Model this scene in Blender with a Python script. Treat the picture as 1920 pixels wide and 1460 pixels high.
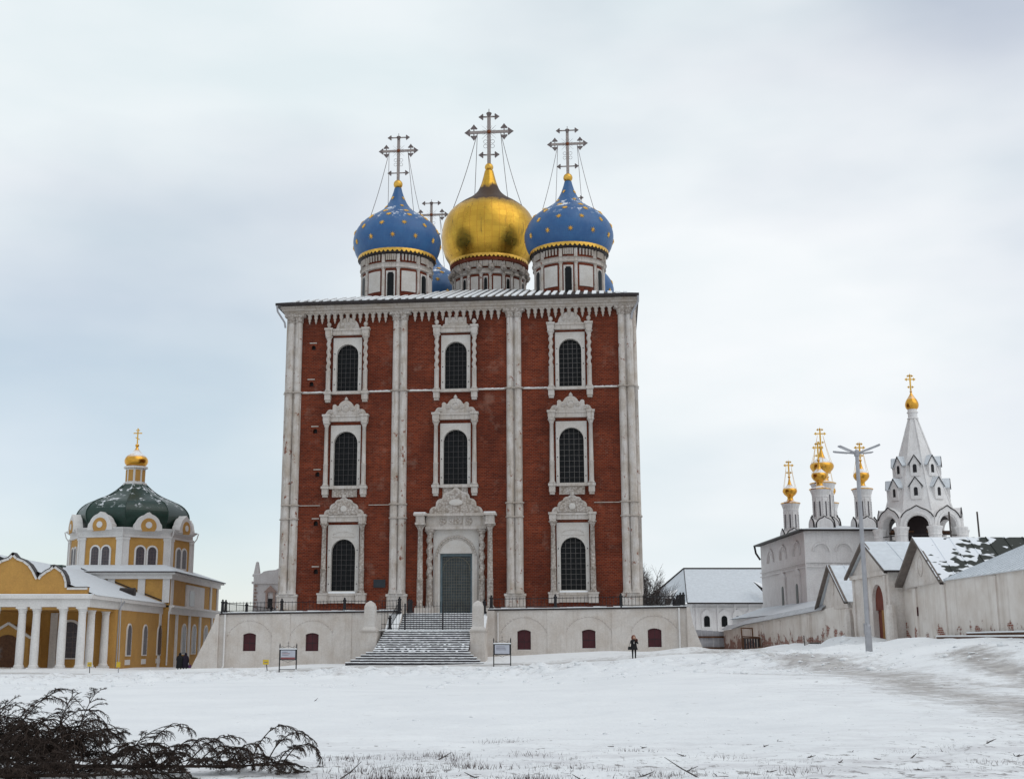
import bpy, bmesh, math, random
import numpy as np
from mathutils import Vector, Matrix
for o in list(bpy.data.objects): bpy.data.objects.remove(o)
SC = bpy.context.scene; COL = SC.collection
R = math.radians; PI = math.pi; sin = math.sin; cos = math.cos
random.seed(7)

# ------------------------------------------------------------ camera, sky, sun, exposure
cam = bpy.data.cameras.new('camera'); camo = bpy.data.objects.new('camera', cam); COL.objects.link(camo)
cam.sensor_fit = 'HORIZONTAL'; cam.sensor_width = 36; cam.lens = 36*2300/1920; cam.shift_x = 60/1920
cam.clip_start = .2; cam.clip_end = 6000
camo.location = (0, 0, 1.65); camo.rotation_euler = (PI/2 + math.atan(478/2300), 0, 0)
SC.camera = camo
SUN_EL, SUN_AZ = R(52), R(125)        # azimuth clockwise from +Y
wd = bpy.data.worlds.new('World'); SC.world = wd; wd.use_nodes = True
nt = wd.node_tree; nt.nodes.clear()
def N(t, **k):
    n = nt.nodes.new(t)
    for a, b in k.items(): setattr(n, a, b)
    return n
sky = N('ShaderNodeTexSky', sky_type='NISHITA', sun_disc=False, sun_elevation=SUN_EL, sun_rotation=SUN_AZ, dust_density=.6)
bg1 = N('ShaderNodeBackground'); bg1.inputs['Strength'].default_value = .09
nt.links.new(sky.outputs[0], bg1.inputs[0])
tc = N('ShaderNodeTexCoord')
mp = N('ShaderNodeMapping'); mp.inputs['Scale'].default_value = (1.0, 1.0, 2.3); mp.inputs['Location'].default_value = (1.1, .4, .6)
nt.links.new(tc.outputs['Generated'], mp.inputs[0])
n1 = N('ShaderNodeTexNoise'); n1.inputs['Scale'].default_value = 1.7; n1.inputs['Detail'].default_value = 6; n1.inputs['Roughness'].default_value = .42
nt.links.new(mp.outputs[0], n1.inputs['Vector'])
rp = N('ShaderNodeValToRGB'); rp.color_ramp.elements[0].position = .36; rp.color_ramp.elements[1].position = .60
rp.color_ramp.elements[0].color = (.50, .50, .50, 1)
nt.links.new(n1.outputs['Fac'], rp.inputs[0])
n2 = N('ShaderNodeTexNoise'); n2.inputs['Scale'].default_value = 1.9; n2.inputs['Detail'].default_value = 5
mp2 = N('ShaderNodeMapping'); mp2.inputs['Scale'].default_value = (1, 1, 3); mp2.inputs['Location'].default_value = (3.2, 1.0, .4)
nt.links.new(tc.outputs['Generated'], mp2.inputs[0]); nt.links.new(mp2.outputs[0], n2.inputs['Vector'])
rc = N('ShaderNodeValToRGB'); rc.color_ramp.elements[0].position = .36; rc.color_ramp.elements[1].position = .62
rc.color_ramp.elements[0].color = (.66, .735, .765, 1); rc.color_ramp.elements[1].color = (.82, .84, .86, 1)
nt.links.new(n2.outputs['Fac'], rc.inputs[0])
bg2 = N('ShaderNodeBackground'); bg2.inputs['Strength'].default_value = .92
nt.links.new(rc.outputs[0], bg2.inputs[0])
mx = N('ShaderNodeMixShader'); nt.links.new(rp.outputs[0], mx.inputs[0])
nt.links.new(bg1.outputs[0], mx.inputs[1]); nt.links.new(bg2.outputs[0], mx.inputs[2])
nt.links.new(mx.outputs[0], N('ShaderNodeOutputWorld').inputs[0])
sl = bpy.data.lights.new('sun', 'SUN'); sl.energy = .6; sl.angle = R(60); sl.color = (1, .96, .9)
so = bpy.data.objects.new('sun', sl); COL.objects.link(so)
sd = Vector((sin(SUN_AZ)*cos(SUN_EL), cos(SUN_AZ)*cos(SUN_EL), sin(SUN_EL)))
so.rotation_euler = sd.to_track_quat('Z', 'Y').to_euler(); so.location = sd*200
SC.view_settings.view_transform = 'Standard'; SC.view_settings.look = 'None'
SC.view_settings.exposure = .34; SC.view_settings.gamma = 1

# ------------------------------------------------------------ materials
MATS = {}
class G:
    """small node-graph helper"""
    def __init__(s, name):
        m = bpy.data.materials.new(name); m.use_nodes = True; s.m = m; s.t = m.node_tree
        s.b = s.t.nodes['Principled BSDF']; s.tc = s.t.nodes.new('ShaderNodeTexCoord'); MATS[name] = m
    def n(s, t, **k):
        x = s.t.nodes.new(t)
        for a, b in k.items():
            if a in ('scale', 'detail', 'rough', 'dist'):
                x.inputs[{'scale': 'Scale', 'detail': 'Detail', 'rough': 'Roughness', 'dist': 'Distortion'}[a]].default_value = b
            else: setattr(x, a, b)
        return x
    def l(s, a, b): s.t.links.new(a, b)
    def vec(s, sc=(1, 1, 1), space='Object'):
        mp = s.n('ShaderNodeMapping'); mp.inputs['Scale'].default_value = sc; s.l(s.tc.outputs[space], mp.inputs[0]); return mp.outputs[0]
    def noise(s, scale, sc=(1, 1, 1), detail=5, rough=.55, dist=0):
        x = s.n('ShaderNodeTexNoise', scale=scale, detail=detail, rough=rough, dist=dist); s.l(s.vec(sc), x.inputs['Vector']); return x.outputs['Fac']
    def ramp(s, fac, a, b, c0=(0, 0, 0), c1=(1, 1, 1)):
        r = s.n('ShaderNodeValToRGB'); e = r.color_ramp.elements
        e[0].position = a; e[1].position = b; e[0].color = (*c0, 1); e[1].color = (*c1, 1); s.l(fac, r.inputs[0]); return r.outputs[0]
    def mix(s, fac, a, b, mode='MIX'):
        x = s.n('ShaderNodeMix', data_type='RGBA', blend_type=mode)
        for sock, v in ((0, fac), (6, a), (7, b)):
            if isinstance(v, (int, float)): x.inputs[sock].default_value = v
            elif isinstance(v, tuple): x.inputs[sock].default_value = (*v, 1)
            else: s.l(v, x.inputs[sock])
        return x.outputs[2]
    def math(s, op, a, b=0):
        x = s.n('ShaderNodeMath', operation=op)
        for i, v in enumerate((a, b)):
            if isinstance(v, (int, float)): x.inputs[i].default_value = v
            else: s.l(v, x.inputs[i])
        return x.outputs[0]
    def normz(s):
        g = s.n('ShaderNodeNewGeometry'); x = s.n('ShaderNodeSeparateXYZ'); s.l(g.outputs['Normal'], x.inputs[0]); return x.outputs[2]
    def posz(s):
        x = s.n('ShaderNodeSeparateXYZ'); g = s.n('ShaderNodeNewGeometry'); s.l(g.outputs['Position'], x.inputs[0]); return x.outputs[2]
    def bump(s, h, strength=.3, dist=.05):
        b = s.n('ShaderNodeBump'); b.inputs['Strength'].default_value = strength; b.inputs['Distance'].default_value = dist
        s.l(h, b.inputs['Height']); s.l(b.outputs[0], s.b.inputs['Normal'])
    def out(s, col, rough=.8, metal=0, spec=.3):
        if isinstance(col, tuple): s.b.inputs['Base Color'].default_value = (*col, 1)
        else: s.l(col, s.b.inputs['Base Color'])
        if isinstance(rough, (int, float)): s.b.inputs['Roughness'].default_value = rough
        else: s.l(rough, s.b.inputs['Roughness'])
        if isinstance(metal, (int, float)): s.b.inputs['Metallic'].default_value = metal
        else: s.l(metal, s.b.inputs['Metallic'])
        s.b.inputs['Specular IOR Level'].default_value = spec
        return s.m

def m_plaster(name, base, dirt=(.34, .27, .20), amt=.5, peel=None, pth=.66, streak=.6, carve=0, rough=.85):
    g = G(name)
    a = g.noise(.9, detail=7, rough=.62); d = g.ramp(a, .38, .72)
    c = g.mix(g.math('MULTIPLY', d, amt), base, dirt)
    fine = g.ramp(g.noise(9, detail=4), .3, .7, (.88, .88, .88), (1.05, 1.05, 1.05)); c = g.mix(1.0, c, fine, 'MULTIPLY')
    if streak:
        st = g.ramp(g.noise(2.2, (2.2, 2.2, .16), detail=5, rough=.65), .50, .70); c = g.mix(g.math('MULTIPLY', st, streak), c, tuple(x*.72 for x in dirt))
    if peel:
        pz = g.noise(1.7, detail=8, rough=.72); pm = g.ramp(pz, pth, pth+.03); c = g.mix(pm, c, peel)
    hn = g.noise(14, detail=4)
    if carve:
        v = g.n('ShaderNodeTexVoronoi', scale=5.5, feature='F1'); g.l(g.vec(), v.inputs['Vector'])
        dk = g.ramp(v.outputs['Distance'], .15, .75, (1.05, 1.05, 1.05), (.62, .58, .55)); c = g.mix(1.0, c, dk, 'MULTIPLY')
        g.bump(v.outputs['Distance'], .8, .08)
    else: g.bump(hn, .18, .03)
    return g.out(c, rough)

def m_brick(name):
    g = G(name)
    # bricks laid in x-z: swap axes
    sep = g.n('ShaderNodeSeparateXYZ'); g.l(g.tc.outputs['Object'], sep.inputs[0])
    cmb = g.n('ShaderNodeCombineXYZ'); g.l(g.math('ADD', sep.outputs[0], sep.outputs[1]), cmb.inputs[0]); g.l(sep.outputs[2], cmb.inputs[1])
    b = g.n('ShaderNodeTexBrick', offset=.5, scale=1.0); g.l(cmb.outputs[0], b.inputs['Vector'])
    b.inputs['Brick Width'].default_value = .32; b.inputs['Row Height'].default_value = .14; b.inputs['Mortar Size'].default_value = .016
    b.inputs['Color1'].default_value = (.172, .032, .012, 1); b.inputs['Color2'].default_value = (.095, .017, .008, 1); b.inputs['Mortar'].default_value = (.15, .07, .05, 1)
    c = b.outputs['Color']
    big = g.ramp(g.noise(.22, detail=6, rough=.6), .3, .72, (.58, .55, .58), (1.45, 1.38, 1.25)); c = g.mix(1.0, c, big, 'MULTIPLY')
    row = g.ramp(g.noise(1.3, (.25, .25, 2.2), detail=6, rough=.7), .3, .72, (.74, .72, .72), (1.25, 1.22, 1.2)); c = g.mix(1.0, c, row, 'MULTIPLY')
    ef = g.ramp(g.noise(.55, detail=8, rough=.7), .55, .75); c = g.mix(g.math('MULTIPLY', ef, .42), c, (.34, .22, .17))
    dk = g.ramp(g.noise(1.0, (1.6, 1.6, .2), detail=6), .58, .82); c = g.mix(g.math('MULTIPLY', dk, .45), c, (.05, .02, .015))
    g.bump(b.outputs['Fac'], -.4, .03)
    return g.out(c, .9, spec=.15)

def m_simple(name, col, rough=.6, metal=0, var=.25, scale=3, spec=.3, bump=0, snow=None, sth=(.55, .75)):
    g = G(name)
    v = g.ramp(g.noise(scale, detail=6), .25, .75, (1-var,)*3, (1+var,)*3); c = g.mix(1.0, col, v, 'MULTIPLY')
    if snow:
        f = g.math('MULTIPLY', g.ramp(g.normz(), *snow), g.ramp(g.noise(1.1, detail=7, rough=.65), *sth))
        c = g.mix(f, c, (.84, .86, .89)); 
        metal = g.math('MULTIPLY', g.math('SUBTRACT', 1, f), metal) if metal else 0
        rough = g.mix(f, (rough,)*3, (.8,)*3)
    if bump: g.bump(g.noise(scale*4), bump, .03)
    return g.out(c, rough, metal, spec)

BRICK = m_brick('old_red_brick')
PLA = m_plaster('weathered_white_stone', (.58, .54, .51), amt=.8, peel=(.20, .075, .045), pth=.60)
PLA2 = m_plaster('white_window_stone', (.53, .49, .46), amt=.55)
PANEL = m_plaster('limewashed_panel', (.57, .54, .51), amt=.35, streak=False)
CARVE = m_plaster('carved_white_stone', (.53, .49, .46), amt=.45, carve=1)
CORN = m_plaster('dirty_cornice_stone', (.48, .435, .40), amt=.7)
PODP = m_plaster('limewashed_podium', (.60, .555, .515), dirt=(.42, .345, .28), amt=.55, peel=(.40, .22, .15), pth=.70, streak=.22)
MON = m_plaster('monastery_plaster', (.70, .65, .61), dirt=(.42, .34, .28), amt=.6, streak=.25)
CHW = m_plaster('white_church_wall', (.76, .74, .73), dirt=(.55, .51, .49), amt=.4, streak=.25)
YEL = m_plaster('yellow_stucco', (.50, .275, .075), dirt=(.35, .185, .058), amt=.6, streak=False)
WHT = m_plaster('white_trim_paint', (.70, .68, .66), dirt=(.5, .47, .45), amt=.35, streak=False)
SNOW = m_simple('snow', (.82, .83, .84), .75, var=.04, scale=4, spec=.2, bump=.2)
DARK = m_simple('black_iron', (.012, .011, .013), .5, var=.3)
GLASS = m_simple('dark_window_glass', (.008, .009, .010), .35, var=.5, spec=.12)
GRILLE = m_simple('grille_iron', (.05, .045, .045), .6)
SHUT = m_simple('maroon_shutter', (.055, .010, .014), .55, var=.3)
DOOR = m_simple('dark_door_glass', (.035, .045, .05), .25, var=.5, scale=2)
DFRM = m_simple('blue_grey_door_frame', (.11, .15, .17), .5)
EAVE = m_simple('dark_eave_metal', (.022, .016, .016), .5)
STEP = m_simple('dark_wet_stone', (.035, .03, .033), .5, var=.4)
GREEN = m_simple('dark_green_roof_paint', (.0055, .029, .020), .38, var=.35, spec=.5, snow=(.45, .75), sth=(.555, .60))
WOOD = m_simple('old_brown_wood', (.10, .045, .022), .7, var=.4, scale=6)
GREYM = m_simple('galvanised_steel', (.36, .36, .38), .45, metal=.5, var=.15)
SILV = m_simple('aged_silver_metal', (.16, .13, .125), .45, metal=.6, var=.5, scale=8)
SILVL = m_simple('bright_openwork_metal', (.50, .46, .44), .5, metal=.3, var=.4, scale=10)
GOLDS = m_simple('small_dome_gold', (.68, .35, .055), .30, metal=1.0, var=.18, snow=(.50, .72), sth=(.35, .5))
GOLDP = m_simple('gold_leaf_trim', (.72, .42, .08), .35, metal=.85, var=.25)
ROOFS = m_simple('thin_snow_on_tin_roof', (.62, .65, .68), .6, var=.10, scale=2.5, spec=.3)
BARK = m_simple('bare_bark', (.07, .058, .053), .9, var=.3)
FIR = m_simple('dead_fir_twigs', (.036, .023, .017), .8, var=.5, scale=12)
STEM = m_simple('fir_stem_bark', (.040, .026, .020), .9, var=.4, scale=9)

def m_blue():
    g = G('blue_dome_paint')
    c = g.mix(g.ramp(g.noise(.8, detail=6), .3, .7), (.022, .085, .225), (.032, .118, .275))
    c = g.mix(g.math('MULTIPLY', g.ramp(g.noise(5, (1, 1, .2)), .5, .8), .25), c, (.10, .20, .36))
    # thin sheet seams
    w = g.n('ShaderNodeTexWave', scale=1.3, wave_type='BANDS', bands_direction='Z'); g.l(g.vec(), w.inputs['Vector'])
    c = g.mix(g.math('MULTIPLY', g.ramp(w.outputs['Fac'], .0, .06, (1, 1, 1), (0, 0, 0)), .25), c, (.015, .05, .16))
    f = g.math('MULTIPLY', g.ramp(g.normz(), .50, .75), g.ramp(g.noise(1.2, detail=7, rough=.7), .56, .62))
    c = g.mix(f, c, (.84, .86, .89))
    return g.out(c, .42, 0, .4)
BLUE = m_blue()
def m_gold():
    g = G('gilded_dome_sheet')
    uv = g.tc.outputs['UV']
    b = g.n('ShaderNodeTexBrick', offset=0, scale=1.0); g.l(uv, b.inputs['Vector'])
    b.inputs['Brick Width'].default_value = 1/40; b.inputs['Row Height'].default_value = 1/21; b.inputs['Mortar Size'].default_value = .0009
    b.inputs['Color1'].default_value = (.66, .39, .055, 1); b.inputs['Color2'].default_value = (.56, .32, .045, 1); b.inputs['Mortar'].default_value = (.50, .25, .04, 1)
    z = g.n('ShaderNodeSeparateXYZ'); g.l(g.tc.outputs['Object'], z.inputs[0])
    zz = g.math('ADD', z.outputs[2], g.math('MULTIPLY', g.noise(1.1, (1, 1, .35), detail=7, rough=.7), 2.2))
    up = g.ramp(g.math('MULTIPLY', g.math('SUBTRACT', zz, 46.0), .2), .32, .40)          # tarnished shoulder
    top = g.ramp(g.math('MULTIPLY', g.math('SUBTRACT', zz, 46.0), .2), .84, .92)
    tar = g.math('SUBTRACT', up, top)
    drip = g.math('MULTIPLY', g.ramp(g.noise(2.0, (1.5, 1.5, .10), detail=5), .63, .70), .5)
    f = g.math('MAXIMUM', tar, drip)
    c = g.mix(f, b.outputs['Color'], (.075, .045, .030))
    ro = g.mix(f, g.ramp(g.noise(2.5), .3, .7, (.24,)*3, (.42,)*3), (.6,)*3)
    g.bump(g.noise(1.6, detail=3), .16, .12)
    return g.out(c, ro, g.math('SUBTRACT', 1.0, g.math('MULTIPLY', f, .7)))
GOLD = m_gold()
def m_wall_peel(name, base):
    """plaster wall with its foot peeled to brick"""
    g = G(name)
    sep = g.n('ShaderNodeSeparateXYZ'); g.l(g.tc.outputs['Object'], sep.inputs[0])
    cmb = g.n('ShaderNodeCombineXYZ'); g.l(g.math('ADD', sep.outputs[0], sep.outputs[1]), cmb.inputs[0]); g.l(sep.outputs[2], cmb.inputs[1])
    b = g.n('ShaderNodeTexBrick', offset=.5, scale=1.0); g.l(cmb.outputs[0], b.inputs['Vector'])
    b.inputs['Brick Width'].default_value = .30; b.inputs['Row Height'].default_value = .11; b.inputs['Mortar Size'].default_value = .018
    b.inputs['Color1'].default_value = (.26, .075, .045, 1); b.inputs['Color2'].default_value = (.19, .05, .03, 1); b.inputs['Mortar'].default_value = (.42, .36, .32, 1)
    a = g.ramp(g.noise(.7, detail=7, rough=.62), .35, .72); c = g.mix(g.math('MULTIPLY', a, .55), base, (.44, .355, .29))
    st = g.ramp(g.noise(1.6, (1.8, 1.8, .12), detail=5), .55, .8); c = g.mix(g.math('MULTIPLY', st, .45), c, (.32, .26, .21))
    nz = g.noise(.9, detail=9, rough=.72)
    hgt = g.ramp(g.math('MULTIPLY', sep.outputs[2], .5), .0, 1.0, (.25,)*3, (0, 0, 0))
    k = g.math('ADD', nz, hgt); pm = g.ramp(k, .695, .725)
    c = g.mix(pm, c, b.outputs['Color']); g.bump(g.math('SUBTRACT', g.noise(10), g.math('MULTIPLY', pm, .8)), .5, .04)
    return g.out(c, .9)
MONW = m_wall_peel('peeling_monastery_wall', (.72, .67, .625))
def m_patchy():
    g = G('dark_tin_with_melting_snow')
    p = g.n('ShaderNodeSeparateXYZ'); g.l(g.tc.outputs['Object'], p.inputs[0])
    s = g.math('MULTIPLY', g.math('SUBTRACT', p.outputs[1], p.outputs[0]), .085)
    f = g.ramp(g.math('ADD', g.noise(2.3, (.8, 1.2, .8), detail=1, rough=.3), s), .26, .31)
    c = g.mix(f, (.028, .032, .026), (.80, .82, .85)); return g.out(c, .6)
PATCH = m_patchy()
def m_ground():
    g = G('snow_ground')
    at = g.n('ShaderNodeAttribute'); at.attribute_name = 'slush_and_shade'
    nz = g.noise(.8, (1, 1, 1), detail=10, rough=.75); nz2 = g.noise(2.6, (1, .8, 1), detail=8, rough=.75)
    k = g.math('ADD', at.outputs['Fac'], g.math('MULTIPLY', g.math('SUBTRACT', g.math('ADD', nz, nz2), 1.0), 1.9))
    m = g.ramp(k, .28, 1.0)
    snow = g.mix(g.ramp(g.noise(.3, detail=6), .3, .7), (.755, .765, .775), (.83, .838, .84))
    sl = g.mix(g.ramp(g.noise(2.0, (.8, 1.2, 1), detail=7), .3, .7), (.27, .245, .23), (.50, .475, .45))
    c = g.mix(g.math('MULTIPLY', m, .92), snow, sl)
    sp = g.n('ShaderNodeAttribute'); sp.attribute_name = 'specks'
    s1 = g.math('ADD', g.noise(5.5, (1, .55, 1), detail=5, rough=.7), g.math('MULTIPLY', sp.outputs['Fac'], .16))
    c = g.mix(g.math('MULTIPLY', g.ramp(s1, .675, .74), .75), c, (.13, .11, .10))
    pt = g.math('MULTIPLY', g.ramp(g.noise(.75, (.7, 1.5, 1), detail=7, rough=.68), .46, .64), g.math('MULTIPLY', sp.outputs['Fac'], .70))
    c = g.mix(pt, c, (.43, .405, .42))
    g.bump(g.math('ADD', g.noise(2.2, detail=8, rough=.65), g.math('MULTIPLY', g.noise(14, detail=4), .3)), .45, .12)
    return g.out(c, .8, 0, .2)
GROUND = m_ground()

# ------------------------------------------------------------ mesh helpers
class MB:
    def __init__(s): s.v = []; s.f = []
    def add(s, vs, fs):
        o = len(s.v); s.v += [tuple(p) for p in vs]; s.f += [tuple(i+o for i in q) for q in fs]; return s
    def box(s, x0, x1, y0, y1, z0, z1):
        return s.add([(x0,y0,z0),(x1,y0,z0),(x1,y1,z0),(x0,y1,z0),(x0,y0,z1),(x1,y0,z1),(x1,y1,z1),(x0,y1,z1)],
                     [(0,3,2,1),(4,5,6,7),(0,1,5,4),(1,2,6,5),(2,3,7,6),(3,0,4,7)])
    def prism(s, poly, a, b, axis='y'):
        """poly: (u,w) outline, extruded a..b along axis (y: poly in x,z; x: poly in y,z; z: poly in x,y)"""
        n = len(poly)
        mk = {'y': lambda p, t: (p[0], t, p[1]), 'x': lambda p, t: (t, p[0], p[1]), 'z': lambda p, t: (p[0], p[1], t)}[axis]
        vs = [mk(p, a) for p in poly]+[mk(p, b) for p in poly]
        return s.add(vs, [tuple(range(n)), tuple(range(2*n-1, n-1, -1))]+[(i, i+n, (i+1) % n+n, (i+1) % n) for i in range(n)])
    def lathe(s, prof, cx=0, cy=0, n=24, a0=0, a1=2*PI, ph=0):
        full = abs(a1-a0) > 6.28; k = n if full else n+1; vs = []
        for r, z in prof:
            for i in range(k):
                t = ph+a0+(a1-a0)*i/n; vs.append((cx+r*cos(t), cy+r*sin(t), z))
        fs = []
        for j in range(len(prof)-1):
            for i in range(n):
                i2 = (i+1) % k if full else i+1
                fs.append((j*k+i, j*k+i2, (j+1)*k+i2, (j+1)*k+i))
        if full: fs.append(tuple(range(k-1, -1, -1))); fs.append(tuple((len(prof)-1)*k+i for i in range(k)))
        return s.add(vs, fs)
    def tube(s, p0, p1, r0, r1=None, n=6):
        r1 = r0 if r1 is None else r1
        p0 = Vector(p0); p1 = Vector(p1); d = (p1-p0)
        if d.length < 1e-6: return s
        d.normalize(); u = d.orthogonal().normalized(); w = d.cross(u)
        vs = [p0+(u*cos(2*PI*i/n)+w*sin(2*PI*i/n))*r0 for i in range(n)]+[p1+(u*cos(2*PI*i/n)+w*sin(2*PI*i/n))*r1 for i in range(n)]
        return s.add(vs, [(i, (i+1) % n, (i+1) % n+n, i+n) for i in range(n)]+[tuple(range(n-1, -1, -1)), tuple(range(n, 2*n))])
    def path(s, pts, r, n=5, taper=None):
        for i in range(len(pts)-1):
            ra = r if taper is None else r+(taper-r)*i/(len(pts)-1); rb = r if taper is None else r+(taper-r)*(i+1)/(len(pts)-1)
            s.tube(pts[i], pts[i+1], ra, rb, n)
        return s
    def ball(s, c, r, n=10, m=7, sz=1):
        pr = [(max(1e-4, r*sin(PI*j/m)), c[2]-r*sz*cos(PI*j/m)) for j in range(m+1)]
        return s.lathe(pr, c[0], c[1], n)
    def arch(s, xc, hw, zb, zt, ow, ob, osp, y0, y1, k=12, axis='y'):
        """flat panel at y0 (xc+-hw, zb..zt) with arched hole (half width ow, sill ob, spring osp) and its reveal back to y1"""
        ins = [(xc-ow, ob), (xc-ow, osp)]+[(xc-ow*cos(PI*i/k), osp+ow*sin(PI*i/k)) for i in range(1, k)]+[(xc+ow, osp), (xc+ow, ob)]
        out = [(xc-hw, zb), (xc-hw, osp)]
        for i in range(1, k):
            t = PI*i/k; c_, s_ = -cos(t), sin(t)
            q = min(hw/abs(c_) if abs(c_) > 1e-6 else 1e9, (zt-osp)/s_); out.append((xc+c_*q, osp+s_*q))
        out += [(xc+hw, osp), (xc+hw, zb)]
        # exact corners
        for j, (u, w) in enumerate(out):
            pass
        P = (lambda u, t, w: (u, t, w)) if axis == 'y' else (lambda u, t, w: (t, u, w))
        m = len(ins); vs = [P(u, y0, w) for u, w in ins]+[P(u, y0, w) for u, w in out]+[P(u, y1, w) for u, w in ins]+[P(u, y1, w) for u, w in out]
        fs = []
        for i in range(m-1):
            fs.append((i, i+1, m+i+1, m+i)); fs.append((i, 2*m+i, 2*m+i+1, i+1))
            fs.append((m+i, m+i+1, 3*m+i+1, 3*m+i))
        o = len(vs); vs += [P(xc-hw, y0, zt), P(xc+hw, y0, zt)]
        ci = max(i for i in range(m) if abs(out[i][0]-(xc-hw)) < 1e-6); cj = min(i for i in range(ci+1, m) if abs(out[i][0]-(xc+hw)) < 1e-6)
        if abs(out[ci][1]-zt) > 1e-6: fs.append((m+ci, m+ci+1, o))
        if abs(out[cj][1]-zt) > 1e-6: fs.append((m+cj-1, m+cj, o+1))
        fs.append((m-1, 0, m, 2*m-1))            # below the sill
        fs.append((0, m-1, 3*m-1, 2*m))
        return s.add(vs, fs)
    def build(s, name, mat, parent=None, smooth=False, kind=None, world=False, rev=True):
        me = bpy.data.meshes.new(name)
        vs = s.v
        if world and parent is not None:
            M = ORG[root_of(parent).name]; vs = [tuple(M @ Vector(p)) for p in vs]
        me.from_pydata(vs, [], s.f)
        bm = bmesh.new(); bm.from_mesh(me); bmesh.ops.recalc_face_normals(bm, faces=bm.faces); bm.to_mesh(me); bm.free()
        me.materials.append(mat)
        if smooth: me.polygons.foreach_set('use_smooth', [True]*len(me.polygons))
        return link(name, me, parent, kind)
ORG = {}
def root_of(o):
    while o.parent: o = o.parent
    return o
def link(name, me, parent=None, kind=None):
    o = bpy.data.objects.new(name, me); COL.objects.link(o)
    if parent is not None: o.parent = parent
    if kind: o['kind'] = kind
    return o
def inst(src, parent, loc=(0,0,0), rot=(0,0,0), scale=(1,1,1), name=None):
    o = link(name or src.name.split('.')[0], src.data, parent); o.location = loc; o.rotation_euler = rot; o.scale = scale; return o
def tag(o, label, cat, group=None):
    o['label'] = label; o['category'] = cat
    if group: o['group'] = group
    return o
def thing(name, label, cat, loc=(0,0,0), rz=0, group=None):
    o = bpy.data.objects.new(name, None); COL.objects.link(o); o.location = loc; o.rotation_euler = (0, 0, rz); o.empty_display_size = .5
    ORG[o.name] = (Matrix.Translation(loc) @ Matrix.Rotation(rz, 4, 'Z')).inverted()
    return tag(o, label, cat, group)
def smooth_curve(prof, n=4):
    """Catmull-Rom through (r,z) points"""
    out = []; P = [prof[0]]+list(prof)+[prof[-1]]
    for i in range(1, len(P)-2):
        for k in range(n):
            t = k/n
            out.append(tuple(.5*((2*P[i][j])+(-P[i-1][j]+P[i+1][j])*t+(2*P[i-1][j]-5*P[i][j]+4*P[i+1][j]-P[i+2][j])*t*t+(-P[i-1][j]+3*P[i][j]-3*P[i+1][j]+P[i+2][j])*t**3) for j in (0, 1)))
    out.append(tuple(prof[-1])); return out

# ------------------------------------------------------------ ground
CTRL = np.array([(-12,12,0),(0,12,0),(12,12,0),(-12,30,0),(0,30,0),(14,25,.1),(12,36,.3),(-25,50,-.1),(0,50,.02),(12,50,.55),(18,58,1.22),
 (24,52,1.8),(24,57,1.95),(24.5,65,1.95),(24.7,76,1.85),(24.2,88,1.65),(23.5,97,1.5),(22.8,110,1.3),(22.5,118,1.25),(32,60,2.1),(40,60,2.3),(-15,70,-.05),
 (0,72,.12),(10,72,.5),(-40,75,-.35),(-28,80,-.45),(-13.2,86,-.18),(1.5,86,.18),(11,90,.56),(-7,92,.2),(3,92,.33),(-19,98,-.15),(-12,100,.15),(5,100,.8),
 (13,99,1.05),(19,98,1.1),(-26.4,112,-.58),(-22,103,-.2),(-32,112,-.35),(-32,101,-.15),(-45,101,-.05),(-30,130,-.6),(-27,95,-.5),(40,120,1.5),
 (-25.2,106,-.52),(-28,99,-.42),(-23,93,-.33),(-33,93,-.35),(20,75,1.25),(17,82,1.1),(0,160,-1),(40,160,.5),(-60,130,-.5),(60,90,2.2),(-60,60,-.3)], float)
def vnoise(x, y, seed):
    rs = np.random.RandomState(seed); T = rs.rand(256, 256)
    xi = np.floor(x).astype(int); yi = np.floor(y).astype(int); fx = x-xi; fy = y-yi
    fx = fx*fx*(3-2*fx); fy = fy*fy*(3-2*fy); g = lambda a, b: T[a % 256, b % 256]
    return (g(xi, yi)*(1-fx)+g(xi+1, yi)*fx)*(1-fy)+(g(xi, yi+1)*(1-fx)+g(xi+1, yi+1)*fx)*fy-.5
def base_z(x, y):
    x = np.asarray(x, float); y = np.asarray(y, float); num = np.zeros_like(x); den = np.zeros_like(x)
    for cx, cy, cz in CTRL:
        w = 1/((x-cx)**2+(y-cy)**2+8)**2; num += w*cz; den += w
    return num/den
def sstep(a, b, t):
    t = np.clip((t-a)/(b-a), 0, 1); return t*t*(3-2*t)
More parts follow.
